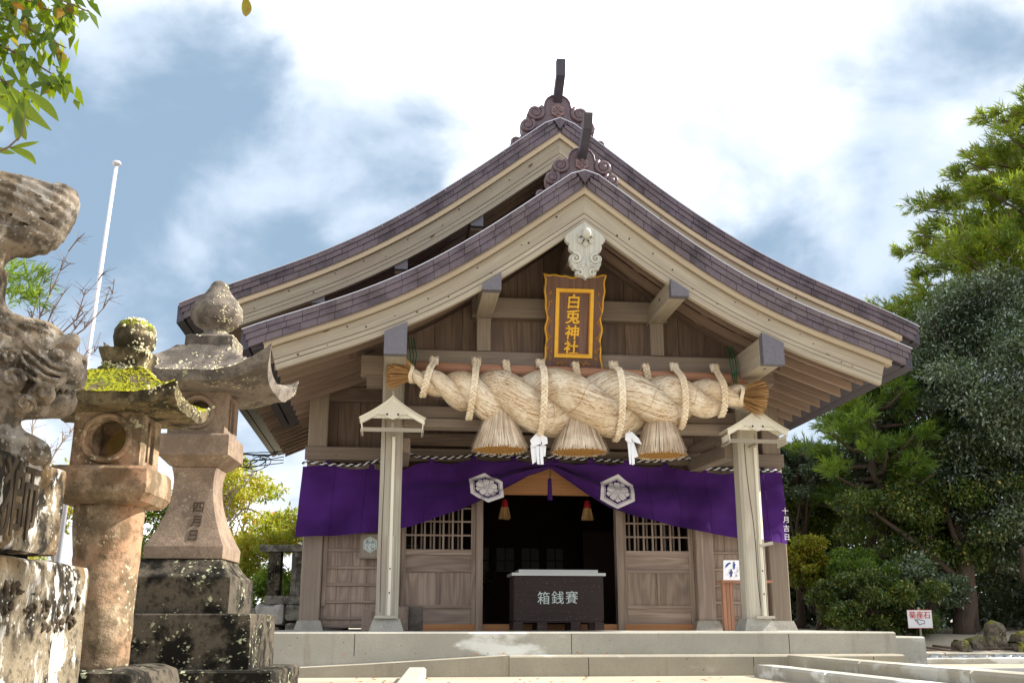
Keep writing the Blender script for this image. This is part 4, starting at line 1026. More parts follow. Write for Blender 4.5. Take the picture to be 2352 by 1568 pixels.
for (cx, cz, hw, hh, tilt) in ((-.87, 1.765, .255, .20, -.10), (.885, 1.735, .26, .232, .05)):
    def T(a, b): return (cx + a*hw + b*hh*tilt, cz + b*hh - a*hw*(.10 if cx < 0 else .06))
    def hexa(s): return [T(s*math.sin(i*math.pi/3), s*math.cos(i*math.pi/3)*1.0) for i in range(6)]
    def dens(h, m=4): return [((h[i][0]*(m-q)+h[(i+1) % 6][0]*q)/m, (h[i][1]*(m-q)+h[(i+1) % 6][1]*q)/m) for i in range(6) for q in range(m)]
    decal(dens(hexa(1.0), 8), .008, 'crest', crest_m)
    decal(dens(hexa(.79), 8), .012, 'crest_line', cloth_line, hole=dens(hexa(.765), 8))
    decal(dens(hexa(.72), 8), .014, 'crest_field', cloth_line)
    def petal(a0, L, wd, notch):
        pts = []
        for q in np.linspace(-1, 1, 17):
            r_ = L*(1-.38*abs(q)**2.2) - (notch*math.exp(-(q/.22)**2)) + .02*math.sin(q*12); an = a0 + q*wd
            pts.append(T(r_*math.sin(an), r_*math.cos(an)))
        return [T(0, 0)] + pts
    for i in range(5): decal(petal(i*2*math.pi/5+.6, .60, .46, 0), .020, 'crest_petal', crest_m)
    for i in range(5):
        decal(petal(i*2*math.pi/5, .62, .51, .05), .025, 'petal_outline', cloth_line); decal(petal(i*2*math.pi/5, .595, .455, .05), .030, 'crest_petal', crest_m)
        a = i*2*math.pi/5; pp = [T(r_*math.sin(a+w_), r_*math.cos(a+w_)) for r_, w_ in ((.08, -.1), (.08, .1), (.26, .02), (.26, -.02))]; decal(pp, .035, 'stamen', cloth_line)
    decal([T(.07*math.sin(q), .07*math.cos(q)) for q in np.linspace(0, 6.0, 12)], .038, 'crest_eye', crest_m)
for i, ch in enumerate('十月吉日'): text(ch, .095, crest_m, cur, (3.165, 1.60, 1.50-.115*i), (1, .12, 0), (0, 0, 1), .002)
# black and white cord along the top
cp = [(-3.27, 1.60, 2.03), (-3.22, 1.62, 2.06), (-2.95, 1.66, 2.035), (-2.55, 1.66, 2.03), (-2.29, 1.66, 2.10), (-2.13, 1.66, 2.04), (-2.03, 1.66, 2.02), (-1.95, 1.66, 2.19), (-1.85, 1.66, 2.18), (-1.78, 1.66, 2.15), (-1.38, 1.66, 2.145), (-.97, 1.66, 2.195), (-.5, 1.66, 2.175), (-.03, 1.66, 2.185), (.5, 1.66, 2.155), (.97, 1.66, 2.145), (1.4, 1.66, 2.15), (1.87, 1.66, 2.205), (1.93, 1.66, 2.14), (1.99, 1.66, 2.055), (2.3, 1.66, 2.06), (2.7, 1.66, 2.045), (3.15, 1.64, 2.045)]
ct = thing('twisted_cord', 'twisted black and white cord strung along the top of the purple curtain', 'cord', (0, 1.66, 2.1), 'B')
pts = []
for a, b in zip(cp[:-1], cp[1:]):
    nseg = max(2, int((Vector(b)-Vector(a)).length/.012))
    pts += [Vector(a).lerp(Vector(b), q/nseg) for q in range(nseg)]
for w in (0, 1):
    P = []
    for i, p in enumerate(pts): ph = i*.012/.055*2*math.pi*.5 + w*math.pi; P.append((p.x, p.y-.034-.011*math.cos(ph), p.z+.011*math.sin(ph)))
    MB().tube(P, .0098, 5).out('cord_strand', (black_cord, white_cord)[w], ct)
# small hanging tassels
def bell_tassel(x, y, z, lab, top, bot, grp=None, s=1.):
    t = thing('hanging_tassel', lab, 'tassel', (x, y, z), 'B', grp)
    MB().lathe([(.004, .06), (.035*s, .05), (.045*s, 0), (.05*s, -.06)], (x, y, z), 14).out('knot', top, t, smooth=True)
    M = MB(); rr = random.Random(int(x*100))
    for i in range(160):
        a = rr.uniform(0, 6.283); r0 = .05*s*rr.random()**.5; r1 = r0*1.7; M.beam((x+math.cos(a)*r0, y+math.sin(a)*r0, z-.05), (x+math.cos(a)*r1, y+math.sin(a)*r1, z-.21*rr.uniform(.9, 1.05)), .004, .004)
    M.out('fringe', bot, t); MB().tube([(x, y, z+.05), (x, y, 1.95)], .005, 5).out('string', black_cord, t)
bell_tassel(-.57, 2.25, 1.63, 'red topped straw tassel inside the doorway on the left', red_cloth, straw_old, 'red topped tassels inside the doorway')
bell_tassel(.58, 2.25, 1.63, 'red topped straw tassel inside the doorway on the right', red_cloth, straw_old, 'red topped tassels inside the doorway')
t = thing('curtain_tassel', 'small dark purple tassel on a string hanging from the middle of the curtain', 'tassel', (-.045, 1.5, 1.8), 'B')
MB().tube([(-.02, 1.60, 2.17), (-.035, 1.55, 1.98), (-.04, 1.53, 1.84)], .004, 5).out('string', black_cord, t)
MB().lathe([(.002, .13), (.02, .12), (.028, .10), (.026, .08), (.03, -.04), (.034, -.16), (.002, -.165)], (-.045, 1.53, 1.76), 12).out('fringe', cloth_line, t, smooth=True)

# offering box
ob_ = thing('offering_box', 'dark offering box with three white characters and a metal lid in the doorway', 'offering box', (0, 1.45, PZ), 'B')
by0 = 1.2
box('box_body', (-.555, by0, .07), (.575, by0+.55, .615), boxm, ob_)
box('metal_lid', (-.585, by0-.025, .615), (.605, by0+.57, .650), steel, ob_)
box('lid_rim', (-.49, by0+.05, .650), (.52, by0+.5, .692), steel, ob_)
for x in (-.50, -.20, .22, .52):
    for y in (by0+.06, by0+.49): V = box('leg', (x-.06, y-.04, PZ+.004), (x+.06, y+.04, .05), boxm, ob_)
box('base_rail', (-.54, by0+.02, .05), (.56, by0+.53, .07), boxm, ob_)
rr = random.Random(6)
M = MB()
for i in range(80):
    x = rr.uniform(-.53, .55); z = .09+.50*(rr.random()**(.5 if i % 2 else 2.2)); q = rr.uniform(.002, .006); M.add([(x+math.cos(a_)*q, by0-.0015, z+math.sin(a_)*q) for a_ in (0, 1.2, 2.4, 3.7, 5)], [(0, 1, 2, 3, 4)])
M.out('dust_specks', cap_metal, ob_)['kind'] = 'stuff'
for i, ch in enumerate('箱銭賽'): text(ch, .165, chalk, ob_, (-.185+.178*i, by0-.004, .345+.004*i), (1, 0, 0), (.03, 0, 1), .002, 'lettering', .0)
# lamp canopies fixed on the posts
for s_ in (-1, 1):
    cx = -2.112 if s_ < 0 else 2.127; cz = 2.525 if s_ < 0 else 2.475
    t = thing('lamp_canopy', 'small cream gabled wooden lamp canopy on the %s porch post' % ('left' if s_ < 0 else 'right'), 'lamp canopy', (cx, -.25, cz-.3), 'B', 'gabled lamp canopies on the porch posts')
    y0, y1 = -.45, -.127
    def zc(ax): return cz - .275*(ax/.375)**.85 + .018*(ax/.375)**3
    for q in (-1, 1):
        def strip(o0, o1, ya, yb, nm, mat, xe=.375, m=10):
            V = []; G = []
            for i in range(m+1):
                x = xe*i/m
                for o in (o0, o1):
                    for y in (ya, yb): V.append((cx+q*x, y, zc(x)-o)); G.append((x*1.2, o, y))
            F = []
            for i in range(m): a = i*4; b = a+4; F += [(a, b, b+1, a+1), (a+2, a+3, b+3, b+2), (a, a+2, b+2, b), (a+1, b+1, b+3, a+3)]
            F += [(0, 1, 3, 2), (m*4, m*4+2, m*4+3, m*4+1)]
            mk(nm, V, F, mat, t, G)
        strip(0, .012, y0-.01, y1, 'roof_board', wood_new); strip(.013, .026, y0, y1, 'roof_board', wood_new, .365)
        strip(.027, .082, y0+.008, y0+.03, 'barge_board', wood_new, .36)
        for i in range(9): beam('slat', (cx+q*.345, y0+.02+i*.034, cz-.31), (cx+q*.335, y0+.02+i*.034, cz-.42), .012, .012, wood_new, t, up=(0, 1, 0))
        beam('frame_rail', (cx+q*.345, y0+.01, cz-.405), (cx+q*.345, y1-.0, cz-.405), .02, .03, wood_pale, t)
    solid([(a, b*.84) for a, b in ((0, -.08), (.10, -.155), (.20, -.225), (.19, -.25), (.155, -.255), (.135, -.268), (.10, -.262), (.08, -.272), (.085, -.285), (.05, -.31), (0, -.33), (-.05, -.31), (-.085, -.285), (-.08, -.272), (-.10, -.262), (-.135, -.268), (-.155, -.255), (-.19, -.25), (-.20, -.225), (-.10, -.155))], y0+.006, .02, 'gable_plate', wood_new, t, cx, cz-.0)
    for q in (-1, 1): MB().tube([(cx+q*.062, y0+.006, cz-.222), (cx+q*.062, y0-.0, cz-.222)], .012, 10).out('hole', carve, t)
    solid([(-.29, -.262), (0, -.09), (.29, -.262)], y0+.03, .012, 'gable_back', wood_new, t, cx, cz)
    beam('frame_rail', (cx-.33, y0+.02, cz-.395), (cx+.33, y0+.02, cz-.395), .02, .045, wood_pale, t)
    box('finial', (cx-.017, y0-.005, cz-.01), (cx+.017, y0+.03, cz+.045), wood_pale, t)
    # cover strip for the cable running down the post
    cs = thing('cable_cover', 'long moulded wooden cable cover down the front of the %s porch post' % ('left' if s_ < 0 else 'right'), 'cable cover', (cx, -.14, .1), 'B', 'wooden cable covers on the porch posts')
    xs_ = cx + (.02 if s_ < 0 else .055)
    beam('strip', (xs_, y0+.06, cz-.33), (xs_-.0, -.20, 1.55), .034, .05, wood_pale, cs, .003, up=(0, 1, 0)) if 0 else beam('strip', (xs_, -.14, .118), (xs_, -.14, cz-.42), .036, .026, wood_new, cs, .004, up=(0, 1, 0))
    for dx in (-.028, .028): beam('edge_strip', (xs_+dx, -.138, .118), (xs_+dx, -.138, .98), .018, .022, wood_post, cs, .003, up=(0, 1, 0))
    beam('bracket_strip', (cx, -.35, cz-.42), (cx, -.35, cz-.30), .03, .03, wood_pale, t, 0, up=(0, 1, 0))
    beam('bracket_arm', (cx, -.38, cz-.41), (cx, -.127, cz-.41), .03, .03, wood_pale, t)
    for z in (.62, .36): MB().tube([(xs_, -.153, z), (xs_, -.160, z)], .009, 8).out('screw', carve, cs)
    box('foot_board', (cx-.135 if s_ < 0 else cx-.06, -.19, .086), (cx+.115 if s_ < 0 else cx+.155, -.128, .116), wood_post, cs)
t = thing('wooden_peg', 'short weathered peg sticking out of the right porch post', 'peg', (2.2, -.14, .93), 'B')
beam('peg', (2.17, -.15, .905), (2.32, -.17, .935), .03, .035, wood_post, t, .004)
# fortune box on the left wall, stone block, purification notice on its stand
t = thing('fortune_box', 'wooden box with white hexagon emblem hung on the wall beside the left post', 'wooden box', (-2.38, 1.8, 1.0), 'B')
box('case', (-2.50, 1.74, .845), (-2.20, 1.90, 1.16), wood_mid, t); box('front', (-2.475, 1.728, .86), (-2.20, 1.74, 1.15), wood_pale, t)
MB().plate([(math.sin(i*math.pi/3)*.098, math.cos(i*math.pi/3)*.108) for i in range(6)], (-2.366, 1.722, 1.02), (1, 0, 0), (0, 0, 1), -.0).V
def hexplate(cx, y, cz, r, nm, mat, par): 
    V = [(cx+math.sin(i*math.pi/3)*r*.93, y, cz+math.cos(i*math.pi/3)*r) for i in range(6)] + [(cx+math.sin(i*math.pi/3)*r*.93, y+.004, cz+math.cos(i*math.pi/3)*r) for i in range(6)]
    return mk(nm, V, [(0, 1, 2, 3, 4, 5), (11, 10, 9, 8, 7, 6)] + [(i, 6+i, 6+(i+1) % 6, (i+1) % 6) for i in range(6)], mat, par)
hexplate(-2.366, 1.720, 1.02, .105, 'emblem', chalk, t); hexplate(-2.366, 1.717, 1.02, .088, 'emblem_line', wood_mid, t); hexplate(-2.366, 1.714, 1.02, .080, 'emblem_field', chalk, t)
text('おみ\nくじ', .06, black_ink, t, (-2.366, 1.711, 1.02), (1, 0, 0), (0, 0, 1), .001)
def rough_block(name, a, b, mat, parent, cuts=5, bev=.02, amp=.008, sc=6., label=None, taper=0.):
    bmx = bmesh.new(); bmesh.ops.create_cube(bmx, size=1)
    a = Vector(a); b = Vector(b); c = (a+b)/2; d = b-a
    for v in bmx.verts:
        s = 1-taper if v.co.z > 0 else 1; v.co = Vector((c.x+v.co.x*d.x*s, c.y+v.co.y*d.y*s, c.z+v.co.z*d.z))
    if bev: bmesh.ops.bevel(bmx, geom=bmx.edges[:]+bmx.verts[:], offset=bev, segments=2, affect='EDGES', profile=.6)
    for _ in range(cuts):
        L = max(max(abs(x) for x in d)/14, .02); es = [e for e in bmx.edges if e.calc_length() > L*1.6]
        if not es: break
        bmesh.ops.subdivide_edges(bmx, edges=es, cuts=1, use_grid_fill=True)
    bmx.normal_update()
    for v in bmx.verts:
        q = v.co*sc; v.co += v.normal*(mnoise.noise(q)*amp + mnoise.noise(q*3.1)*amp*.4)
    bmx.verts.index_update(); V = [tuple(v.co) for v in bmx.verts]; F = [tuple(q.index for q in f.verts) for f in bmx.faces]; bmx.free()
    return mk(name, V, F, mat, parent, smooth=True, label=label, sharp=30)
t = thing('stone_block', 'low rough stone block behind the foot of the left porch post', 'stone block', (-2.05, 1.2, PZ), 'B')
rough_block('block', (-2.42, 1.0, PZ), (-1.86, 1.45, .235), m_stone('brown_block_stone', rgb(150, 132, 120), rgb(104, 92, 84), lamt=.1), t)
rough_block('block', (-1.86, 1.12, PZ), (-1.68, 1.45, .238), m_stone('dark_block_stone', rgb(112, 104, 98), rgb(74, 68, 64), lamt=.1), t)
t = thing('notice_stand', 'rough wooden stand with a plank top behind the right porch post', 'stand', (2.3, 1.0, PZ), 'B')
for x in (2.11, 2.52):
    for dx in (-.045, .0, .045): beam('leg', (x+dx, 1.0, PZ), (x+dx, 1.0, .53), .042, .09, wood_red, t, .004, up=(0, 1, 0))
box('top_plank', (2.02, .90, .53), (2.68, 1.12, .56), wood_red, t)
t = thing('notice_board', 'white board showing how to bow and clap, leaning on the wooden stand', 'notice board', (2.3, 1.0, .56), 'B')
def nb_pt(a, b, c=0): return (2.295+a*(.23-.04*b), .98+.08*b-c, .562+b*.25)
V = [nb_pt(-1, 0), nb_pt(1, 0), nb_pt(1, 1), nb_pt(-1, 1)] + [nb_pt(-1, 0, -.01), nb_pt(1, 0, -.01), nb_pt(1, 1, -.01), nb_pt(-1, 1, -.01)]
mk('board', V, [(0, 1, 2, 3), (7, 6, 5, 4), (0, 4, 5, 1), (1, 5, 6, 2), (2, 6, 7, 3), (3, 7, 4, 0)], white_board, t)
for (a, b, bow) in ((-.72, .72, 1), (-.30, .72, 0), (-.52, .33, 0), (.2, .7, 0), (.5, .35, 0)):
    if bow: body = [(-.14, -.10), (-.05, -.05), (.12, .10), (.10, .16), (-.02, .13), (-.13, .04)]
    else: body = [(-.07, -.16), (.02, -.16), (.05, .0), (.10, .05), (.04, .14), (-.05, .14), (-.08, 0)]
    mk('printed_figure', [nb_pt(a+p, b+q, .003) for p, q in body], [tuple(range(len(body)))], blue_robe, t)
    hp = (.15, .13) if bow else (.0, .18)
    mk('printed_figure', [nb_pt(a+hp[0]+.045*math.cos(q), b+hp[1]+.05*math.sin(q), .004) for q in np.linspace(0, 5.5, 8)], [tuple(range(8))], black_ink, t)
for i, (a, b) in enumerate(((-.62, .35), (-.12, .45), (-.25, .2), (.35, .4))): text('二\n礼\n二' if i % 2 else '一\n拝\n二', .034, black_ink, t, nb_pt(a, b, .003), (1, 0, 0), (0, -.05, 1), .0005)
# potted sprigs seen in the dark room
t = thing('indoor_plant', 'small leafy plant standing inside the dark room', 'plant', (-.75, 4.4, .05), 'B')
def leaf_quads(P, D, N, L, Wd):
    """P base, D direction, N normal-ish, arrays"""
    S = np.cross(D, N); S /= np.linalg.norm(S, axis=1)[:, None]+1e-9
    a = P; b = P + D*L[:, None]*.45 + S*Wd[:, None]*.5; c = P + D*L[:, None]; d_ = P + D*L[:, None]*.45 - S*Wd[:, None]*.5
    up = np.cross(S, D)*(.12*L)[:, None]; b = b+up; d_ = d_+up
    V = np.stack([a, b, c, d_], 1).reshape(-1, 3); return V
def leaf_mesh(name, V, mat, parent, label=None):
    o = np.array(ROOT[parent]) if parent is not None else np.array((0, 0, -EZ))
    n = len(V)//4; me = bpy.data.meshes.new(name); me.vertices.add(len(V)); me.vertices.foreach_set('co', (V-o).astype(np.float32).ravel())
    me.loops.add(n*4); me.loops.foreach_set('vertex_index', np.arange(n*4, dtype=np.int32)); me.polygons.add(n)
    me.polygons.foreach_set('loop_start', np.arange(0, n*4, 4, dtype=np.int32)); me.update(calc_edges=True); me.materials.append(mat)
    return put(name, me, parent, label)
rng = np.random.default_rng(11)
def unit(a): return a/(np.linalg.norm(a, axis=-1, keepdims=True)+1e-9)
def rnd_dirs(n): return unit(rng.normal(size=(n, 3)))
leaf_deep = m_leaf('deep_green_leaf', rgb(34, 58, 26), rgb(100, 122, 52), .4, .2, rgb(160, 150, 80), .6)
leaf_shrub = m_leaf('olive_shrub_leaf', rgb(84, 98, 28), rgb(164, 160, 52), .45, .35, rgb(190, 140, 50))
leaf_dark = m_leaf('glossy_dark_leaf', rgb(34, 54, 38), rgb(104, 122, 88), .34, .10, rgb(160, 174, 160), .9)
leaf_mid = m_leaf('mid_green_leaf', rgb(40, 66, 26), rgb(112, 132, 44), .4, .3, rgb(170, 150, 50))
leaf_yel = m_leaf('yellow_green_leaf', rgb(120, 130, 34), rgb(200, 184, 60), .45, .4, rgb(206, 140, 50))
leaf_lime = m_leaf('lime_frond', rgb(54, 88, 36), rgb(118, 146, 60), .45, .4)
leaf_ced = m_leaf('cedar_needles', rgb(44, 84, 34), rgb(160, 176, 56), .5, .35, rgb(140, 100, 72))
leaf_fg = m_leaf('backlit_leaf', rgb(40, 74, 8), rgb(120, 140, 16), .35, .5, rgb(150, 90, 40))
n = 160; P = np.array([-.75, 4.4, .75]) + rng.normal(size=(n, 3))*[.09, .09, .12]
P = np.array([[*((ORG+ex*p[0]+ey*p[1])[:2]), p[2]] for p in P]) if 0 else P
leaf_mesh('leaves', leaf_quads(P, rnd_dirs(n), rnd_dirs(n), np.full(n, .07), np.full(n, .035)), leaf_mid, t)
MB().lathe([(.05, 0), (.08, .2), (.07, .34), (.09, .36)], (-.75, 4.4, .29), 14).out('pot', dark_room, t)
box('stand', (-.85, 4.3, .04), (-.65, 4.5, .289), dark_room, t)
# wires looped at the left eave
t = thing('wire_bundle', 'tangled black wires looping off the low left corner of the eave', 'wires', (-5.0, 20, 3.1))
M = MB(); rr = random.Random(3)
for i in range(5):
    z0 = 3.30-.055*i; sag = rr.uniform(.02, .14); P = [(-6.4+2.0*q/23, 20, z0-sag*math.sin(q/23*math.pi)+rr.uniform(-.008, .008)-.04*q/23) for q in range(24)]
    M.tube(P, .0085, 5)
for i in range(6):
    cx_, cz_, ra, rb_, st_ = -4.95+rr.uniform(-.12, .12), 3.06+rr.uniform(-.05, .05), rr.uniform(.14, .30), rr.uniform(.08, .17), rr.uniform(0, 6)
    M.tube([(cx_+math.cos(q)*ra*(1+.1*math.sin(2*q+i)), 20, cz_+math.sin(q+.2*i)*rb_) for q in np.linspace(st_, st_+5.2, 26)], .008, 5)
M.tube([(-5.25, 20, 3.22), (-4.7, 19.95, 3.16), (-4.5, 19.9, 3.24)], .018, 6)
M.out('wire', wire_m, t)
# ================================================================ stone lanterns, guardian statue, pedestal
def sqloft(levels, name, mat, parent, amp=.006, sc=7., nseg=10, corner=.0, smooth=True, cx=0., cy=0., rot=0., nv=4):
    """stone tier: square sections stacked; levels = (z, half width) ; rounded corners, rough skin"""
    c, s_ = math.cos(rot), math.sin(rot); V = []; F = []
    per = []
    k_ = max(.012, corner)
    for q in range(4):
        for j in range(nseg): per.append((q, j/nseg))
    P = []
    lv = []
    for (z0, h0), (z1, h1) in zip(levels[:-1], levels[1:]):
        m = max(1, int(abs(z1-z0)/.035)) if abs(z1-z0) > .04 else 1
        for i in range(m): lv.append((z0+(z1-z0)*i/m, h0+(h1-h0)*i/m))
    lv.append(levels[-1]); n = len(per)
    for z, h in lv:
        for q, f in per:
            a = -1+2*f; x, y = [(a, -1), (1, a), (-a, 1), (-1, -a)][q]
            r_ = min(k_, h*.3); X = x*h; Y = y*h
            ax_, ay_ = abs(X)-(h-r_), abs(Y)-(h-r_)
            if ax_ > 0 and ay_ > 0: l_ = math.hypot(ax_, ay_); X = math.copysign(h-r_+ax_/l_*r_, X); Y = math.copysign(h-r_+ay_/l_*r_, Y)
            p = Vector((cx+X*c-Y*s_, cy+X*s_+Y*c, z)); w_ = mnoise.noise(p*sc)*amp + mnoise.noise(p*sc*3.7)*amp*.5
            d_ = Vector((X*c-Y*s_, X*s_+Y*c, 0)).normalized(); V.append(p + d_*w_)
    m = len(lv)
    for i in range(m-1):
        for j in range(n): F.append((i*n+j, i*n+(j+1) % n, (i+1)*n+(j+1) % n, (i+1)*n+j))
    F += [tuple(range(n-1, -1, -1)), tuple((m-1)*n+j for j in range(n))]
    return mk(name, V, F, mat, parent, smooth=smooth, sharp=28)
def kasa(cx, cy, z_eave, z_top, hw, top_hw, lift, thick, name, mat, parent, rot=0., amp=.008, p_lift=3.0, tip=.03, N=28):
    """lantern roof with upswept corners"""
    c, s_ = math.cos(rot), math.sin(rot); V = []; F = []; idx = {}
    def T(x, y, z):
        q = Vector((cx+x*c-y*s_, cy+x*s_+y*c, z)); w_ = mnoise.noise(q*9)*amp + mnoise.noise(q*31)*amp*.5; return (q.x, q.y, q.z+w_)
    def top(a, b):
        r_ = max(abs(a), abs(b)); m = min(abs(a), abs(b))/(r_+1e-6); k_ = (1-r_)
        z = z_eave + (z_top-z_eave)*max(0, (k_*1.0))**1.35*1.0 if r_ > top_hw/hw else z_top
        if r_ > top_hw/hw:
            f = (1-r_)/(1-top_hw/hw); z = z_eave + (z_top-z_eave)*(f**1.5)
        return z + lift*(m**p_lift)*(r_**4)
    g = [-1+2*i/N for i in range(N+1)]
    for a in g:
        for b in g:
            m = min(abs(a), abs(b)); r_ = max(abs(a), abs(b)); ext = 1+tip*(m/(r_+1e-6))**6*r_**3/ .03*.03
            V.append(T(a*hw*ext, b*hw*ext, top(a, b)))
    def I(i, j): return i*(N+1)+j
    for i in range(N):
        for j in range(N): F.append((I(i, j), I(i+1, j), I(i+1, j+1), I(i, j+1)))
    base = len(V)
    for a in g:
        for b in g:
            m = min(abs(a), abs(b)); r_ = max(abs(a), abs(b)); ext = 1+tip*(m/(r_+1e-6))**6*r_**3
            z = z_eave - thick + lift*.75*((m/(r_+1e-6))**p_lift)*(r_**5) - thick*.35*(1-r_)
            V.append(T(a*hw*ext*.97, b*hw*ext*.97, z))
    for i in range(N):
        for j in range(N): F.append((base+I(i, j), base+I(i, j+1), base+I(i+1, j+1), base+I(i+1, j)))
    for i in range(N):
        F += [(I(i, 0), base+I(i, 0), base+I(i+1, 0), I(i+1, 0)), (I(i+1, N), base+I(i+1, N), base+I(i, N), I(i, N)),
              (I(0, i+1), base+I(0, i+1), base+I(0, i), I(0, i)), (I(N, i), base+I(N, i), base+I(N, i+1), I(N, i+1))]
    return mk(name, V, F, mat, parent, smooth=False)
def firebox(cx, cy, z0, z1, hw, name, mat, parent, rot, hole_r, wall=.05, side_win=True, zc=None, inner=None):
    """hollow lamp chamber: four walls, round opening in front and back, slots at the sides"""
    c, s_ = math.cos(rot), math.sin(rot); zc = zc or (z0+z1)/2; body = None
    for q in range(4):
        ang = rot + q*math.pi/2; cc, ss = math.cos(ang), math.sin(ang)
        # panel local: u along wall, outward n = (sin, -cos)
        w_ = hw if q % 2 == 0 else hw-wall
        n = 32; V = []; F = []
        if q % 2 == 0: hole = [(math.cos(2*math.pi*i/n)*hole_r, zc+math.sin(2*math.pi*i/n)*hole_r) for i in range(n)]
        else:
            hx, hz = (hw-wall)*.60, (z1-z0)*.36; hole = []
            for i in range(n):
                a = 2*math.pi*i/n; ca, sa = math.cos(a), math.sin(a); s = 1/max(abs(ca), abs(sa)); hole.append((ca*s*hx, zc+sa*s*hz))
        outer = []
        for i in range(n):
            a = 2*math.pi*i/n; ca, sa = math.cos(a), math.sin(a); s = 1/max(abs(ca), abs(sa))
            outer.append((ca*s*w_, (z0+z1)/2+sa*s*(z1-z0)/2))
        def PT_(u, z, d): x = u; y = -hw+d; return (cx+x*cc-y*ss, cy+x*ss+y*cc, z)
        V = [PT_(u, z, 0) for u, z in outer] + [PT_(u, z, 0) for u, z in hole] + [PT_(u*.97, z, wall) for u, z in hole] + [PT_(u, z, wall) for u, z in outer]
        for i in range(n):
            j = (i+1) % n; F += [(i, j, n+j, n+i), (n+i, n+j, 2*n+j, 2*n+i), (2*n+i, 2*n+j, 3*n+j, 3*n+i), (3*n+i, 3*n+j, j, i)]
        o = mk(name, V, F, mat, parent)
        if q == 2:
            mk('back_panel', [PT_(-hole_r*1.3, zc-hole_r*1.2, wall*.5), PT_(hole_r*1.3, zc-hole_r*1.2, wall*.5), PT_(hole_r*1.3, zc+hole_r*1.2, wall*.5), PT_(-hole_r*1.3, zc+hole_r*1.2, wall*.5)] + [PT_(-hole_r*1.3, zc-hole_r*1.2, wall*.9), PT_(hole_r*1.3, zc-hole_r*1.2, wall*.9), PT_(hole_r*1.3, zc+hole_r*1.2, wall*.9), PT_(-hole_r*1.3, zc+hole_r*1.2, wall*.9)], [(3, 2, 1, 0), (4, 5, 6, 7), (0, 1, 5, 4), (1, 2, 6, 5), (2, 3, 7, 6), (3, 0, 4, 7)], inner or mat, o)
        if q == 0:
            M = MB(); M.tube([PT_(math.cos(a)*(hole_r+.018), zc+math.sin(a)*(hole_r+.018), -.002) for a in np.linspace(0, 2*math.pi, 33)], .013, 6, caps=False); M.out('opening_rim', mat, o, smooth=True)
        elif q in (1, 3):
            M = MB(); M.box((0, 0, 0), (0, 0, 0)); M = MB(); a = PT_(0, zc-(z1-z0)*.36, .015); b = PT_(0, zc+(z1-z0)*.36, .015); M.beam(a, b, .022, .022); M.out('slot_bar', mat, o)
# --- small lantern
LX_, LY_, RT = -1.785, 4.66, R(3)
lan = thing('stone_lantern', 'small weathered stone lantern with yellow moss on its roof and a round column', 'stone lantern', (LX_, LY_, GZ))
rough_block('ground_stone', (LX_-.30, LY_-.34, GZ-.15), (LX_+.30, LY_+.28, -.165), st_dark, lan, bev=.07, amp=.014)
M = MB(); prof = []
nL = 26
for i in range(nL+1):
    f = i/nL; z = -.18+.70*f; r_ = .118+.032*f; prof.append((r_, z))
M.lathe(prof, (LX_, LY_, 0), 48); Vv = []
for x, y, z in M.V:
    q = Vector((x, y, z)); w_ = mnoise.noise(q*5)*.008+mnoise.noise(q*22)*.004+mnoise.noise(q*60)*.0022; d_ = Vector((x-LX_, y-LY_, 0)).normalized(); f = (z+.18)/.7
    Vv.append((x+d_.x*w_+.022*(1-f), y+d_.y*w_, z))
M.V = Vv; M.out('column', st_small, lan, smooth=True)
sqloft([(.510, .155), (.520, .19), (.555, .216), (.60, .22), (.655, .214), (.668, .203)], 'platform', st_small, lan, .007, 9, corner=.03, cx=LX_-.0, cy=LY_, rot=RT)
firebox(LX_+.005, LY_, .668, .921, .147, 'lamp_chamber', st_small, lan, RT, .083, inner=st_inner)
kasa(LX_+.01, LY_, .972, 1.115, .315, .12, .055, .052, 'lantern_roof', st_roof, lan, rot=RT, amp=.010, p_lift=4)
sqloft([(1.09, .112), (1.125, .104), (1.14, .09), (1.16, .094), (1.20, .110), (1.218, .110)], 'finial_base', st_roof, lan, .016, 12, corner=.03, cx=LX_+.015, cy=LY_, rot=RT)
M = MB(); M.lathe([(.06, 0), (.075, .02), (.095, .05), (.106, .10), (.10, .15), (.08, .185), (.04, .208), (.004, .212)], (LX_+.04, LY_, 1.200), 28); M.V = [(x, y, 1.200+(z-1.200)*.84) for x, y, z in M.V]
M.V = [((x-LX_)*.9+LX_+mnoise.noise(Vector((x, y, z))*14)*.012, y+mnoise.noise(Vector((y, z, x))*14)*.012, z) for x, y, z in M.V]; M.out('finial', st_roof, lan, smooth=True)
# lichen crumbs growing on top
def crumbs(obs, cond, n, parent, mat, seed, smin=.006, smax=.018, name='lichen_crust'):
    """small crusts sitting on the skin of the given meshes where cond(p, normal) holds"""
    rr = random.Random(seed); M = MB(); o0 = ROOT[parent]; c = []
    for ob in obs:
        for v in ob.data.polygons:
            p = v.center + o0
            if cond(p, v.normal): c.append((p, v.normal.copy(), ob.data.vertices[v.vertices[0]].co + o0))
    if not c: return
    for i in range(n):
        p, nn, q = rr.choice(c); p = p.lerp(q, rr.random()); s = rr.uniform(smin, smax); u = nn.orthogonal().normalized(); v = nn.cross(u); a = rr.uniform(0, 6); p = p + u*rr.gauss(0, .006) + v*rr.gauss(0, .006)
        P = [p + (u*math.cos(a+j*1.2566)+v*math.sin(a+j*1.2566))*s*rr.uniform(.6, 1.1) - nn*.002 for j in range(5)] + [p + nn*s*rr.uniform(.25, .7)]
        M.add(P, [(j, (j+1) % 5, 5) for j in range(5)])
    o = M.out(name, mat, parent); o['kind'] = 'stuff'; return o
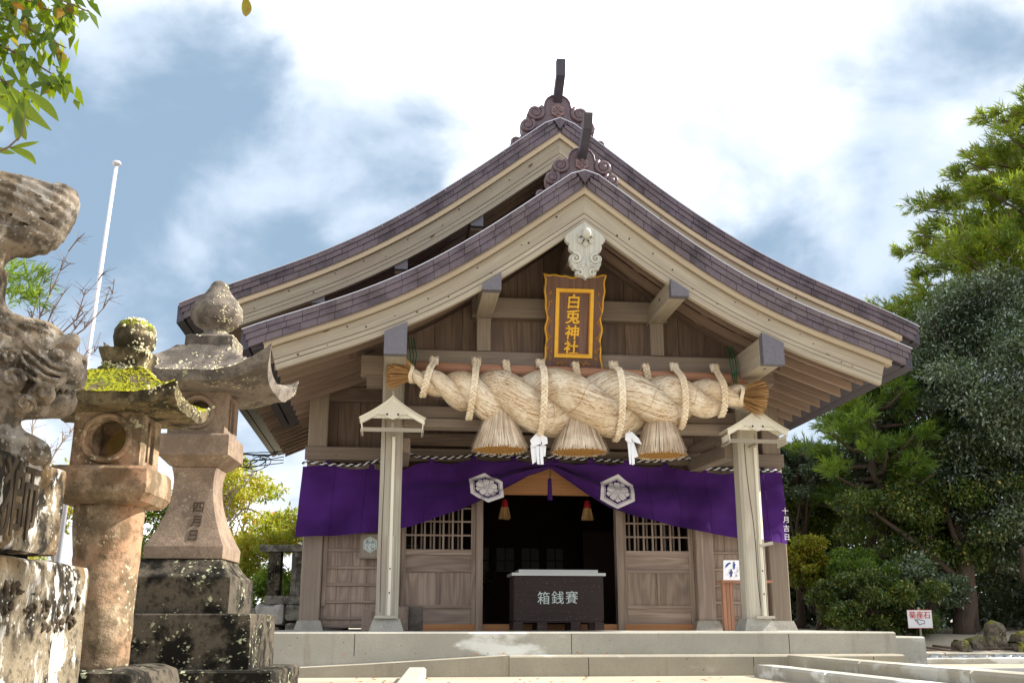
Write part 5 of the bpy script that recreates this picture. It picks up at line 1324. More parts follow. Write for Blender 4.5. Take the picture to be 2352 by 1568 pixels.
lich_m = m_plain('pale_lichen', rgb(196, 188, 158), .95, .35, 30, .1, .4); moss_m = m_plain('yellow_moss', rgb(136, 134, 34), .95, .4, 40, .1, .4)
ns = lambda p, a, b: mnoise.noise(Vector(p)*a + Vector((b, 0, 0)))
kids = {o.name.split('.')[0]: o for o in lan.children}
crumbs([kids['finial_base'], kids['finial']], lambda p, n_: n_.x > -.1 and n_.y < .6 and ns(p, 14, 0) > -.05, 520, lan, lich_m, 1, .004, .011)
crumbs([kids['lantern_roof']], lambda p, n_: n_.z > .25 and p.z > .96 and ns(p, 11, 3) > -.15, 2600, lan, moss_m, 2, .006, .014, 'moss')
crumbs([kids['lantern_roof']], lambda p, n_: n_.z > -.3 and p.x > LX_+.2 and ns(p, 20, 3) > .0, 260, lan, lich_m, 4, .005, .010)
# --- big lantern on its tiers
BX, BY, RB = -1.86, 6.2, R(2)
big = thing('stone_lantern', 'tall grey brown stone lantern with upswept roof corners and waisted shaft', 'stone lantern', (BX, BY, GZ))
sqloft([(GZ-.12, .47), (-.235, .47), (-.222, .455)], 'base_tier', st_dark, big, .010, 5, corner=.02, cx=BX+.11, cy=BY, rot=RB)
sqloft([(-.221, .365), (.060, .365), (.068, .358)], 'base_tier', st_dark, big, .008, 6, corner=.012, cx=BX+.07, cy=BY, rot=RB)
sqloft([(.069, .318), (.262, .318), (.272, .312), (.285, .29), (.315, .262), (.350, .24), (.362, .235)], 'base_tier', st_dark, big, .007, 6, corner=.012, cx=BX-.02, cy=BY, rot=RB)
prof = []
for f in np.linspace(0, 1, 18):
    z = .44+(.895-.44)*f; prof.append((z, .110+.115*(1-f)**2.2 + .022*(f**7)))
sqloft([(.363, .205), (.37, .225), (.435, .227)] + prof, 'shaft', st_big, big, .004, 7, corner=.015, cx=BX-.0, cy=BY, rot=RB)
sqloft([(.896, .125), (.91, .15), (.955, .198), (.96, .208), (1.075, .208), (1.085, .200)], 'platform', st_big, big, .003, 7, corner=.01, cx=BX+.0, cy=BY, rot=RB)
firebox(BX, BY, 1.086, 1.352, .165, 'lamp_chamber', st_big, big, RB, .075)
kasa(BX, BY, 1.41, 1.635, .44, .15, .15, .06, 'lantern_roof', st_bigroof, big, rot=RB, amp=.006, p_lift=3.2, tip=.08)
sqloft([(1.61, .145), (1.69, .145), (1.703, .13)], 'finial_base', st_bigroof, big, .006, 10, corner=.012, cx=BX+.03, cy=BY, rot=RB)
M = MB(); M.lathe([(.12, 0), (.085, .03), (.065, .055), (.085, .07), (.125, .095), (.152, .135), (.158, .17), (.148, .205), (.12, .25), (.085, .29), (.06, .33), (.05, .36), (.035, .375), (.004, .38)], (BX+.03, BY, 1.70), 36)
M.V = [(x+mnoise.noise(Vector((x, y, z))*12)*.008, y+mnoise.noise(Vector((y, z, x))*12)*.008, z) for x, y, z in M.V]; M.out('finial', st_bigroof, big, smooth=True)
kidb = {o.name.split('.')[0]: o for o in big.children}
crumbs([kidb['lantern_roof']], lambda p, n_: n_.z > .3 and ns(p, 9, 5) > .12, 420, big, lich_m, 2, .006, .016)
crumbs([kidb['finial'], kidb['finial_base']], lambda p, n_: n_.x > .1 and n_.y < .5 and ns(p, 14, 0) > 0, 300, big, lich_m, 3, .004, .010)
for i, ch in enumerate('四月日'):
    z = .665-.082*i; f = (z-.44)/(.895-.44); hw_ = .110+.115*(1-f)**2.2+.022*f**7; slope = .115*2.2*(1-f)**1.2/.455
    text(ch, .072, carve, big, (BX+.05, BY-hw_-.003, z), (1, .03, 0), (0, slope, 1), .002)
# --- pedestal of the guardian: two blocks in view
ped = thing('statue_pedestal', 'stained stone pedestal blocks with a carved character under the guardian statue', 'pedestal', (-2.1, 3.6, GZ))
rough_block('pedestal_block', (-2.75, 2.75, GZ-.1), (-1.70, 4.32, .232), st_ped, ped, bev=.04, amp=.012, sc=5)
rough_block('pedestal_block', (-2.60, 2.95, .262), (-1.79, 4.21, .610), st_ped, ped, bev=.03, amp=.010, sc=5)
rough_block('packing_stone', (-2.5, 3.0, .20), (-1.86, 4.10, .275), st_dark, ped, bev=.01, amp=.01)
text('獅', .30, carve, ped, (-1.786, 3.80, .445), (0, 1, 0), (0, 0, 1), .004, 'carved_character', .001)
rr = random.Random(9)
for i in range(60):
    y = 3.45+.8*rr.random(); z = .06+.035*math.sin(y*9)+rr.uniform(-.045, .045); r_ = rr.uniform(.006, .017); a_ = rr.uniform(0, 3)
    M = MB(); M.tube([(-1.700, y-math.cos(a_)*r_*1.3, z-math.sin(a_)*r_*1.5), (-1.692, y, z), (-1.699, y+math.cos(a_)*r_*1.3, z+math.sin(a_)*r_*1.5)], [r_*.3, r_*.75, r_*.25], 6); M.out('carved_pit', carve, ped, smooth=True)

# --- guardian lion: carved as one body from blended volumes
def surface_nets(Fd, o, h):
    nx, ny, nz = Fd.shape; ins = Fd < 0
    c = np.zeros((nx-1, ny-1, nz-1), np.int32); sl = lambda d, n: slice(d, n-1+d)
    for dx in (0, 1):
        for dy in (0, 1):
            for dz in (0, 1): c += ins[sl(dx, nx), sl(dy, ny), sl(dz, nz)]
    act = (c > 0) & (c < 8); ids = -np.ones(act.shape, np.int64); cells = np.argwhere(act); ids[act] = np.arange(len(cells))
    acc = np.zeros((len(cells), 3)); cnt = np.zeros(len(cells))
    cor = [(i, j, k_) for i in (0, 1) for j in (0, 1) for k_ in (0, 1)]
    for a in cor:
        for ax in range(3):
            if a[ax]: continue
            b = list(a); b[ax] = 1
            fa = Fd[cells[:, 0]+a[0], cells[:, 1]+a[1], cells[:, 2]+a[2]]; fb = Fd[cells[:, 0]+b[0], cells[:, 1]+b[1], cells[:, 2]+b[2]]
            m = (fa < 0) != (fb < 0); t_ = np.where(m, fa/(fa-fb+1e-12), 0); p = np.array(a, float)[None].repeat(len(cells), 0); p[:, ax] = t_
            acc += p*m[:, None]; cnt += m
    V = (cells+acc/cnt[:, None])*h + o; F = []
    for ax in range(3):
        u, v = (ax+1) % 3, (ax+2) % 3
        s0 = [slice(None)]*3; s1 = [slice(None)]*3; s0[ax] = slice(0, -1); s1[ax] = slice(1, None)
        A = ins[tuple(s0)]; B_ = ins[tuple(s1)]; E = np.argwhere(A != B_); E = E[(E[:, u] > 0) & (E[:, v] > 0) & (E[:, u] < Fd.shape[u]-1) & (E[:, v] < Fd.shape[v]-1)]
        fl = A[E[:, 0], E[:, 1], E[:, 2]]; q = []
        for du, dv in ((1, 1), (0, 1), (0, 0), (1, 0)): k_ = E.copy(); k_[:, u] -= du; k_[:, v] -= dv; q.append(ids[k_[:, 0], k_[:, 1], k_[:, 2]])
        q = np.stack(q, 1); q[~fl] = q[~fl][:, ::-1]; F.append(q)
    return V, np.concatenate(F)
def sculpt(prims, lo, hi, h, kb):
    lo = np.array(lo, float); hi = np.array(hi, float); n = np.ceil((hi-lo)/h).astype(int)+1
    ax_ = [lo[i]+np.arange(n[i])*h for i in range(3)]; Dall = np.full(tuple(n), .25, np.float32)
    for pr in prims:
        kind = pr[0]; k_ = pr[-1] if pr[-1] is not None else kb; m = k_*1.2+.03
        if kind in ('e', '-e'): c0 = np.array(pr[1]); rr_ = max(pr[2]) ; b0, b1 = c0-rr_-m, c0+rr_+m
        else: A_, B_ = np.array(pr[1]), np.array(pr[2]); rr_ = max(pr[3], pr[4]); b0, b1 = np.minimum(A_, B_)-rr_-m, np.maximum(A_, B_)+rr_+m
        i0 = np.clip(((b0-lo)/h).astype(int), 0, n); i1 = np.clip(((b1-lo)/h).astype(int)+2, 0, n)
        if (i1 <= i0).any(): continue
        sl_ = tuple(slice(p, q) for p, q in zip(i0, i1)); X, Y, Z = np.meshgrid(ax_[0][sl_[0]], ax_[1][sl_[1]], ax_[2][sl_[2]], indexing='ij'); D = Dall[sl_]
        if kind in ('e', '-e'):
            (cx, cy, cz), (rx, ry, rz), tilt = pr[1], pr[2], pr[3]; c, s_ = math.cos(tilt), math.sin(tilt)
            dx = (X-cx)*c + (Z-cz)*s_; dz = -(X-cx)*s_ + (Z-cz)*c; q = np.sqrt((dx/rx)**2+((Y-cy)/ry)**2+(dz/rz)**2); d_ = (q-1)*min(rx, ry, rz)
        else:
            a, b, ra, rb = np.array(pr[1]), np.array(pr[2]), pr[3], pr[4]; ab = b-a; t_ = np.clip(((X-a[0])*ab[0]+(Y-a[1])*ab[1]+(Z-a[2])*ab[2])/ab.dot(ab), 0, 1)
            d_ = np.sqrt((X-a[0]-t_*ab[0])**2+(Y-a[1]-t_*ab[1])**2+(Z-a[2]-t_*ab[2])**2)-(ra+(rb-ra)*t_)
        if kind[0] == '-': hh = np.clip(.5-.5*(D+d_)/k_, 0, 1); Dall[sl_] = D*(1-hh)+(-d_)*hh + k_*hh*(1-hh)
        else: hh = np.clip(.5+.5*(D-d_)/k_, 0, 1); Dall[sl_] = D*(1-hh) + d_*hh - k_*hh*(1-hh)
    return Dall, lo
def cap(a, b, ra, rb, k_=None): return ('c', a, b, ra, rb, k_)
def cut(a, b, ra, rb, k_=.012): return ('-c', a, b, ra, rb, k_)
def ell(c, r, t_=0., k_=None): return ('e', c, r, t_, k_)
K = []
# a = towards the muzzle, b = sideways (negative is the side we see), z = eye-relative height
K += [ell((.0, 0, 1.575), (.215, .13, .165), -.22), ell((-.13, 0, 1.54), (.20, .13, .18), .1), ell((.135, 0, 1.625), (.095, .09, .125), -.75), cap((-.16, 0, 1.05), (-.10, 0, 1.42), .15, .10)]   # raised tail
K += [ell((-.28, 0, .98), (.24, .17, .26)), ell((-.08, 0, 1.02), (.18, .16, .19), .3), ell((-.12, 0, .80), (.2, .16, .2))]                 # haunch, shoulder, chest
K += [ell((.10, 0, 1.01), (.16, .125, .150), .45), ell((.205, 0, .985), (.085, .095, .085), .5), ell((.268, 0, .955), (.052, .075, .068), .4)]   # skull and muzzle
K += [ell((.225, -.07, 1.055), (.06, .045, .036), .75, .018), ell((.225, .07, 1.055), (.06, .045, .036), .75, .018)]                               # brows
K += [ell((.283, 0, 1.005), (.036, .06, .034), .4, .012), ell((.235, 0, .845), (.062, .07, .048), .1, .02), cap((.10, 0, .83), (.23, 0, .83), .07, .05, .03)]      # nose, lower jaw
K += [('-e', (.205, -.115, 1.010), (.048, .04, .034), .5, .012)]
K += [ell((.195, -.095, 1.008), (.026, .024, .024), 0, .006)]                                                                                     # eye
K += [cut((.13, -.13, .915), (.30, -.07, .868), .012, .016, .014), cut((.10, -.125, .99), (.245, -.10, .915), .008, .010, .012), cut((.08, -.13, .955), (.22, -.11, .895), .007, .008, .012), cut((.12, -.125, 1.03), (.26, -.09, .955), .006, .008, .012)]
K += [ell((.045, -.115, .885), (.05, .04, .05), 0, .012), ell((.155, -.105, .845), (.05, .04, .045), 0, .012), ell((.10, -.115, .80), (.038, .035, .038), 0, .012), ell((-.03, -.125, .83), (.045, .04, .045), 0, .012), ell((-.04, -.13, .94), (.05, .04, .05), 0, .012)]
def surf_b(x, z, r_):      # depth of the skin towards the viewer, near enough for the relief
    return -.150 if x < .12 else -.150+.35*(x-.12)
for (cx, cz, rr_, dirn) in ((.045, .885, .044, 1), (.155, .845, .036, -1), (-.035, .815, .042, 1), (-.045, .935, .046, -1), (.10, .795, .032, 1), (-.10, .87, .04, 1), (-.11, .99, .045, -1), (.03, .965, .036, 1), (-.17, .92, .045, 1), (-.03, .73, .03, -1)):
    K.append(ell((cx, surf_b(cx, cz, 0)+.02, cz), (rr_*.95, .028, rr_*.95), 0, .008))
    for q in range(9):
        a0 = q*.8; r0 = rr_*(1-q*.10); a1 = a0+.8; r1 = rr_*(1-(q+1)*.10); yb = surf_b(cx, cz, 0)-.012
        K.append(cap((cx+dirn*math.cos(a0)*r0, yb, cz+math.sin(a0)*r0), (cx+dirn*math.cos(a1)*r1, yb, cz+math.sin(a1)*r1), .0085, .0075, .004))
# cheek and lip ridges sweeping back from the nose
for i in range(4):
    pts_ = [(.285-.015*i, -.055-.006*i, .985-.022*i), (.235-.012*i, -.092-.004*i, .955-.024*i), (.175-.01*i, -.118, .965-.028*i), (.115-.008*i, -.136, 1.005-.032*i), (.07, -.145, 1.03-.036*i)]
    for p_, q_ in zip(pts_[:-1], pts_[1:]): K.append(cap(p_, q_, .0095, .0085, .005))
K += [cap((.265, -.052, .895), (.20, -.088, .888), .012, .012, .005), cap((.20, -.088, .888), (.135, -.115, .905), .012, .010, .005)]
for i in range(5): K.append(ell((.255-.024*i, -.062-.010*i, .878), (.009, .010, .013), 0, .003))
K += [('-e', (.298, -.045, 1.0), (.014, .018, .010), 0, .004)]
for i in range(6): K.append(cap((.17-.022*i, -.10-.004*i, 1.085+.004*i-.0*i), (.14-.03*i, -.09, 1.125-.004*i), .007, .005, .005))
K += [ell((-.005, -.10, 1.075), (.075, .035, .035), -.35, .015), ('-e', (.005, -.135, 1.068), (.045, .02, .016), -.35, .01)]                         # ear
K += [cap((-.02, -.05, .86), (.06, -.06, .66), .085, .06), cap((-.02, .05, .86), (.06, .06, .66), .085, .06)]                                        # fore legs
for i in range(6): K.append(cut((.16-.012*i, -.09-.006*i, .80-.01*i), (.075-.018*i, -.115-.005*i, .69), .006, .006, .012))
K += [ell((.115, -.07, .655), (.085, .06, .048), -.2, .03), ell((.165, -.075, .63), (.05, .05, .04), -.3, .02), ell((.115, .07, .655), (.09, .06, .05), -.2, .03), ell((-.10, -.08, .70), (.13, .08, .10), 0, .03)]
K += [cut((.165, -.12, .66), (.20, -.12, .61), .006, .006, .01), cut((.135, -.13, .66), (.165, -.13, .61), .006, .006, .01)]
for i in range(7): K.append(cut((-.22, -.118-.0*i, 1.70-.035*i), (.10+.02*i, -.10, 1.715-.045*i), .006, .005, .012))
for i in range(4): K.append(cut((-.15+.02*i, -.13, 1.46+.01*i), (.16+.012*i, -.085, 1.545+.03*i), .005, .004, .012))
K += [ell((-.2, 0, .60), (.42, .2, .035), 0, .02)]
D, lo = sculpt(K, (-.56, -.22, .56), (.36, .22, 1.80), .0060, .045)
V, Fq = surface_nets(D, lo, .0060)
hz = V[:, 2]; ha = V[:, 0]; head = (hz < 1.33)
V[:, 0] += .022*head*(ha > -.1)
fl = (hz-1.60) + .9*(ha+.05)**2; amp_ = np.where(hz > 1.36, .0055*np.clip((hz-1.36)/.1, 0, 1), 0)
V[:, 1] -= amp_*np.sin(fl*135+3*np.sin(ha*9)); V[:, 2] += amp_*.6*np.sin(fl*135+3*np.sin(ha*9))*np.clip((V[:, 1]+.2)*5, 0, 1)
mane = (hz < 1.0) & (hz > .68) & (ha < .13) & (V[:, 1] < 0); V[:, 1] -= np.where(mane, .004*np.sin((ha*.8+hz*.25)*230+5*np.sin(hz*14)), 0)
fa = R(30); cf, sf = math.cos(fa), math.sin(fa); KX, KY = -1.985, 3.86
Vw = np.empty_like(V); Vw[:, 0] = KX + V[:, 0]*cf - V[:, 1]*sf; Vw[:, 1] = KY + V[:, 0]*sf + V[:, 1]*cf; Vw[:, 2] = V[:, 2]
for i in range(len(Vw)):
    q = Vector(Vw[i]); w_ = mnoise.noise(q*16)*.005 + mnoise.noise(q*60)*.0032; Vw[i] += (w_*cf*.6, -w_*.6, w_*.5)
kom = thing('guardian_lion', 'weathered stone guardian lion in profile with its bushy tail raised high', 'statue', (KX, KY, .6))
mk('body', Vw, [tuple(map(int, f)) for f in Fq], st_kom, kom, smooth=True)

# ================================================================ stone fence, flagpole, sign, rocks
fe = thing('stone_fence', 'grey stone fence of engraved posts on a rubble wall left of the hall', 'fence', (-3.8, 17, -.1))
box('cap_rail', (-4.02, 16.90, 1.155), (-1.5, 17.22, 1.26), st_fence, fe); box('bottom_rail', (-3.9, 16.92, .34), (-1.5, 17.20, .47), st_fence, fe)
for i in range(6):
    x = -3.80+.40*i; rough_block('fence_post', (x-.115+.03*(i == 0), 16.96, .472), (x+.115, 17.16, 1.154), st_dark if i == 0 else st_fence, fe, bev=.02, amp=.004, cuts=3)
    text('奉\n納\n金\n拾\n万\n円' if i % 2 else '八\n上\n村\n有\n志\n中', .085, carve, fe, (x, 16.955, .82), (1, 0, 0), (0, 0, 1), .002)
rw = thing('rubble_wall', 'low wall of rough pale rubble stones under the engraved stone fence', 'wall', (-3.6, 17, GZ))
for (x0, z0, x1, z1) in ((-4.0, .02, -3.55, .33), (-3.53, .08, -3.18, .33), (-3.53, -.2, -3.2, .06), (-4.0, -.45, -3.6, 0), (-3.58, -.45, -3.25, -.22), (-3.16, -.1, -2.6, .33), (-3.2, -.45, -2.7, -.12)):
    rough_block('rubble_stone', (x0, 16.75, z0), (x1, 17.3, z1), m_stone('rubble', rgb(190, 186, 180), rgb(120, 114, 108), lamt=.2, stain=.5) if z0 == .02 else st_fence if x0 < -3.5 else bpy.data.materials['rubble'], rw, bev=.06, amp=.03, sc=4)
fe2 = thing('stone_steps', 'dark low stone edging between the rubble wall and the big lantern', 'edging', (-4.6, 17, GZ))
for i in range(3): box('edge_stone', (-5.6, 17.2, GZ+.25*i), (-4.05, 17.5, GZ+.24+.25*i), st_fence, fe2)
fp = thing('flagpole', 'slender white flagpole with a disc cap, leaning a little', 'flagpole', (-8.47, 20, GZ))
MB().tube([(-8.62, 20, GZ-.2), (-8.24, 20, 9.30)], [.058, .038], 16).out('mast', pole_white, fp, smooth=True)
MB().lathe([(.045, 0), (.085, .015), (.095, .04), (.075, .08), (.02, .10)], (-8.24, 20, 9.26), 20).out('cap', pole_white, fp, smooth=True)
sg = thing('wooden_sign', 'small white sign with red characters and a pointing hand by the trees', 'sign', (7.55, 20, -.15))
box('signboard', (7.335, 20, -.03), (7.785, 20.02, .30), white_board, sg); MB().beam((7.56, 20.035, -.32), (7.56, 20.035, .345), .035, .03).out('stake', wood_pale, sg)
text('菊座石', .135, red_paint, sg, (7.56, 19.992, .21), (1, 0, 0), (0, 0, 1), .002, bold=.0)
hand = [(-.09, .08), (-.085, .065), (-.035, .055), (-.06, .045), (-.055, .035), (-.03, .035), (-.05, .02), (-.045, .01), (-.02, .012), (-.035, -.005), (-.03, -.015), (-.005, -.01), (-.015, -.03), (.0, -.035), (.03, -.01), (.07, -.01), (.09, -.0), (.09, .06), (.03, .065), (0, .082)]
M = MB(); M.tube([(7.55+a, 19.995, .06+b*.8) for a, b in hand+hand[:1]], .0045, 4); M.out('hand_outline', ink, sg)
M = MB()
for a, b in ((7.337, -.03), (7.337, .295)): M.box((a, 19.993, b), (7.783, 19.998, b+.006))
M.out('sign_border', red_paint, sg)
rr = random.Random(21)
for i, (x, z, w_, h_, lab) in enumerate(((8.75, -.20, .22, .28, 'pale pointed rock, tallest of the mossy rocks on the bank'), (8.35, -.28, .20, .13, 'low rounded mossy rock left of the pointed one'), (9.25, -.30, .28, .22, 'green mossy rock right of the pointed one'), (8.05, -.33, .14, .10, 'small mossy stone nearest the white sign'), (9.0, -.36, .14, .10, 'small stone in front of the pointed rock'))):
    t = thing('mossy_rock', lab, 'rock', (x, 19.6, z), group='mossy rocks on the bank')
    rough_block('rock', (x-w_, 19.4-.1*i, z-.25), (x+w_, 19.9, z+h_), mossrock, t, bev=.12, amp=.07, sc=3.2, taper=.35)
for i in range(7):
    x0 = 6.6+.5*i; t = thing('tree_root', ('bare root starting left of the white sign', 'bare root just right of the white sign', 'bare root between the sign and the small mossy stone', 'bare root in front of the small mossy stone', 'bare root in front of the low rounded rock', 'bare root in front of the pale pointed rock', 'bare root in front of the green rightmost rock')[i], 'root', (x0, 19.4, -.3), group='roots on the bank')
    P = [(x0+q*.22, 19.55-.03*q+.1*math.sin(q*1.3+i), gh(x0+q*.22, 19.55-.03*q)+.02+.03*math.sin(q+i)) for q in range(8)]
    MB().tube(P, [.05-.004*q for q in range(8)], 7).out('root', bark, t, smooth=True)

# ================================================================ trees and shrubs
def limbs(M, base, top, r0, r1, wob=.15, n=10, seed=0):
    rr = random.Random(seed); b = Vector(base); t_ = Vector(top); P = []
    for i in range(n+1):
        f = i/n; P.append(b.lerp(t_, f) + Vector((rr.uniform(-wob, wob), rr.uniform(-wob, wob), 0))*(math.sin(f*math.pi)))
    M.tube(P, [r0+(r1-r0)*i/n for i in range(n+1)], 8); return P
def pads_leaves(pads, n, L, Wd, seed, mode='leaf', droop=.2):
    """leaves through the volume of many small clumps; more of them towards each clump's skin"""
    g = np.random.default_rng(seed); pads = np.array(pads, float); vol = (pads[:, 3]*pads[:, 4]*pads[:, 5])**(2/3); ix = g.choice(len(pads), n, p=vol/vol.sum())
    d_ = unit(g.normal(size=(n, 3))); r_ = g.random(n)**.45; rough = 1+.25*np.sin(d_[:, 0]*7+ix)*np.cos(d_[:, 2]*6+ix*2)
    P = pads[ix, :3] + d_*pads[ix, 3:6]*(r_*rough)[:, None]
    D = unit(d_*.5 + g.normal(size=(n, 3))*.7 - np.array([0, 0, droop])); N = g.normal(size=(n, 3)) + [0, 0, 1.2]
    return leaf_quads(P, D, N, L*g.uniform(.6, 1.3, n), Wd*g.uniform(.6, 1.3, n))
def sprays(pads, per, L, Wd, seed, k_=14, up=.35):
    """conifer tufts: bundles of narrow needles fanning outwards from twig ends"""
    g = np.random.default_rng(seed); out_ = []
    for (cx, cy, cz, rx, ry, rz, ox, oy) in pads:
        m = per; d_ = unit(g.normal(size=(m, 3))); T_ = np.array([cx, cy, cz]) + d_*np.array([rx, ry, rz])*(g.random(m)**.5)[:, None]
        O = unit(d_*.6 + np.array([ox, oy, 0])*.6 + np.array([0, 0, up]) + g.normal(size=(m, 3))*.25)
        Tn = np.repeat(T_, k_, 0); On = np.repeat(O, k_, 0); n = len(Tn)
        D = unit(On + g.normal(size=(n, 3))*.38); P = Tn + On*g.uniform(-.5, .5, n)[:, None]*L
        out_.append(leaf_quads(P, D, g.normal(size=(n, 3)), L*g.uniform(.6, 1.2, n), np.full(n, Wd)))
    return np.concatenate(out_)
def broadleaf(name, label, base, crown_c, crown_r, npads, pr, nleaf, L, Wd, mat, seed, group=None, trunk_r=.16, cat='tree', barkm=None, droop=.2, hollow=.25):
    rr = random.Random(seed); t = thing(name, label, cat, base, group=group); c = Vector(crown_c); pads = []
    while len(pads) < npads:
        v = Vector((rr.gauss(0, 1), rr.gauss(0, 1), rr.gauss(0, 1))).normalized()*(rr.uniform(hollow, 1)**.5)
        p = Vector((c.x+v.x*crown_r[0], c.y+v.y*crown_r[1], c.z+v.z*crown_r[2])); s = rr.uniform(.6, 1.25)*pr
        pads.append((p.x, p.y, p.z, s, s, s*rr.uniform(.45, .75)))
    leaf_mesh('foliage', pads_leaves(pads, nleaf, L, Wd, seed, droop=droop), mat, t)
    M = MB(); b = Vector(base); tp = c + Vector((0, 0, crown_r[2]*.35)); P = limbs(M, b, tp, trunk_r, trunk_r*.3, .25, 9, seed); M.out('trunk', barkm or bark, t, smooth=True)
    for i in range(min(9, npads)):
        M = MB(); q = rr.choice(pads); s0 = P[rr.randint(3, 8)]; e = Vector(q[:3]); mid = s0.lerp(e, .5)+Vector((rr.uniform(-.2, .2), rr.uniform(-.2, .2), rr.uniform(-.1, .3)))
        M.tube([s0, s0.lerp(mid, .5), mid, mid.lerp(e, .6), e], [trunk_r*.42, trunk_r*.34, trunk_r*.25, trunk_r*.16, trunk_r*.07], 6); M.out('branch', barkm or bark, t, smooth=True)
    return t
def conifer(name, label, base, top, R0, zlow, nb, mat, seed, per=16, L=.20, Wd=.022, psz=.5, group=None, shape=1.0, tr=.25, k_=14):
    rr = random.Random(seed); t = thing(name, label, 'tree', base, group=group); b = Vector(base); tp = Vector(top)
    M = MB(); limbs(M, b, tp, tr, .04, .1, 12, seed); M.out('trunk', bark, t, smooth=True); pads = []
    for i in range(nb):
        f = (i+rr.random())/nb; z = zlow+(top[2]-zlow)*f; r_ = R0*(1-f)**shape*rr.uniform(.75, 1.08)+.25; a = i*2.399+rr.uniform(-.3, .3); fz_ = (z-b.z)/(tp.z-b.z); s0 = b.lerp(tp, fz_)
        e = Vector((s0.x+math.cos(a)*r_, s0.y+math.sin(a)*r_, z+r_*rr.uniform(-.12, .12)+.25)); mid = s0.lerp(e, .5) + Vector((0, 0, -.12*r_))
        M = MB(); M.tube([s0, mid, e], [.055+.02*(1-f), .04, .015], 5); M.out('branch', bark, t, smooth=True)
        nn = max(2, int(r_*2.0))
        for q in range(nn):
            g_ = .35+.65*(q+rr.random())/nn; p = s0.lerp(e, g_); s = psz*rr.uniform(.6, 1.15)*(.75+.4*(1-f)); pads.append((p.x+rr.uniform(-.3, .3), p.y+rr.uniform(-.3, .3), p.z+.1+rr.uniform(-.1, .15), s, s, s*.5, math.cos(a), math.sin(a)))
    leaf_mesh('foliage', sprays(pads, per, L, Wd, seed, k_), mat, t); return t
TB = -.25
# ---- right side
conifer('cedar_tree', 'tall cedar with open tufted branches against the sky at the right edge', (14.4, 24.5, TB), (14.6, 24.8, 13.6), 5.9, 6.6, 130, leaf_ced, 31, per=24, L=.22, Wd=.024, psz=.40, shape=.62, tr=.32)
conifer('cedar_tree', 'bright green cedar showing low between the eave and the glossy trees', (8.0, 22.8, TB), (8.0, 22.8, 5.2), 1.7, 2.6, 30, leaf_lime, 32, per=26, L=.20, Wd=.020, psz=.42, shape=.5)
broadleaf('young_tree', 'sunlit yellow green treetop peeping over the right end of the roof', (9.0, 27, TB), (9.15, 27, 7.7), (1.15, 1.1, .95), 22, .34, 5200, .13, .05, leaf_yel, 33)
broadleaf('glossy_tree', 'big dark glossy leaved tree beneath the tall cedar at the right edge', (12.6, 24.5, TB), (11.5, 22.3, 5.0), (3.3, 2.6, 2.4), 130, .62, 140000, .095, .036, leaf_dark, 34, 'glossy leaved trees', .26)
broadleaf('glossy_tree', 'glossy leaved tree with long bare limbs beside the eave tip', (10.0, 23.5, TB), (9.4, 23.4, 4.6), (2.0, 1.6, 2.2), 74, .52, 80000, .09, .035, leaf_dark, 35, 'glossy leaved trees', .2)
broadleaf('glossy_tree', 'small silvery glossy tree just right of the lamp canopy', (7.0, 24.5, TB), (6.7, 24.5, 3.4), (1.35, 1.2, .75), 30, .36, 26000, .085, .032, leaf_dark, 36, 'glossy leaved trees', .12)
broadleaf('broadleaf_tree', 'shaded tree with thick leaning trunk right of the white sign', (9.1, 21.8, TB), (9.6, 22.5, 2.5), (2.6, 1.6, 1.3), 50, .5, 60000, .09, .038, leaf_deep, 37, None, .24)
broadleaf('broadleaf_tree', 'mixed green tree behind the yellow shrub next to the hall', (6.9, 26, TB), (6.9, 26, 2.4), (1.7, 1.4, 1.7), 46, .5, 30000, .11, .045, leaf_mid, 38, None, .12)
broadleaf('broadleaf_tree', 'dark low tree filling the lower right corner behind the rocks', (11.6, 23.5, TB), (11.6, 23.8, 1.8), (2.4, 1.8, 1.6), 50, .6, 34000, .12, .05, leaf_dark, 39, None, .2)
broadleaf('broadleaf_tree', 'low spreading dark tree in front of the others at the right edge', (11.9, 22.6, TB), (11.4, 21.6, 2.5), (2.2, 1.1, 1.5), 50, .5, 50000, .095, .038, leaf_dark, 61, None, .16)
broadleaf('yellow_shrub', 'bright yellow green shrub right beside the outer post of the hall', (6.35, 22.2, TB), (6.2, 22.2, 1.25), (.5, .5, .62), 18, .26, 9000, .085, .04, leaf_shrub, 40, None, .04, 'shrub')
broadleaf('green_shrub', 'rounded lime green shrub in front of the yellow one', (7.2, 22, TB), (7.2, 22, .85), (1.0, .8, .75), 30, .28, 20000, .075, .034, leaf_lime, 41, None, .04, 'shrub')
broadleaf('dark_shrub', 'dark leafy shrub low behind the right end of the platform', (7.0, 20.8, TB), (6.95, 20.8, .45), (1.4, .7, .62), 34, .28, 24000, .075, .034, leaf_deep, 42, None, .04, 'shrub')
broadleaf('dark_shrub', 'dark shrub left of the white sign, at the foot of the trees', (8.3, 21.4, TB), (8.2, 21.4, .55), (.8, .6, .75), 22, .32, 11000, .09, .04, leaf_dark, 43, None, .04, 'shrub')
# far wood behind, one mass
g_pads = []; rr = random.Random(77)
for i in range(300):
    x = rr.uniform(5, 24); y = rr.uniform(27, 36); g_pads.append((x, y, rr.uniform(-.4, 4.0+max(0, x-8)*.35), 1.1, 1.1, .8))
fw = leaf_mesh('distant_wood', pads_leaves(g_pads, 150000, .22, .10, 78), leaf_dark, None); fw['kind'] = 'stuff'
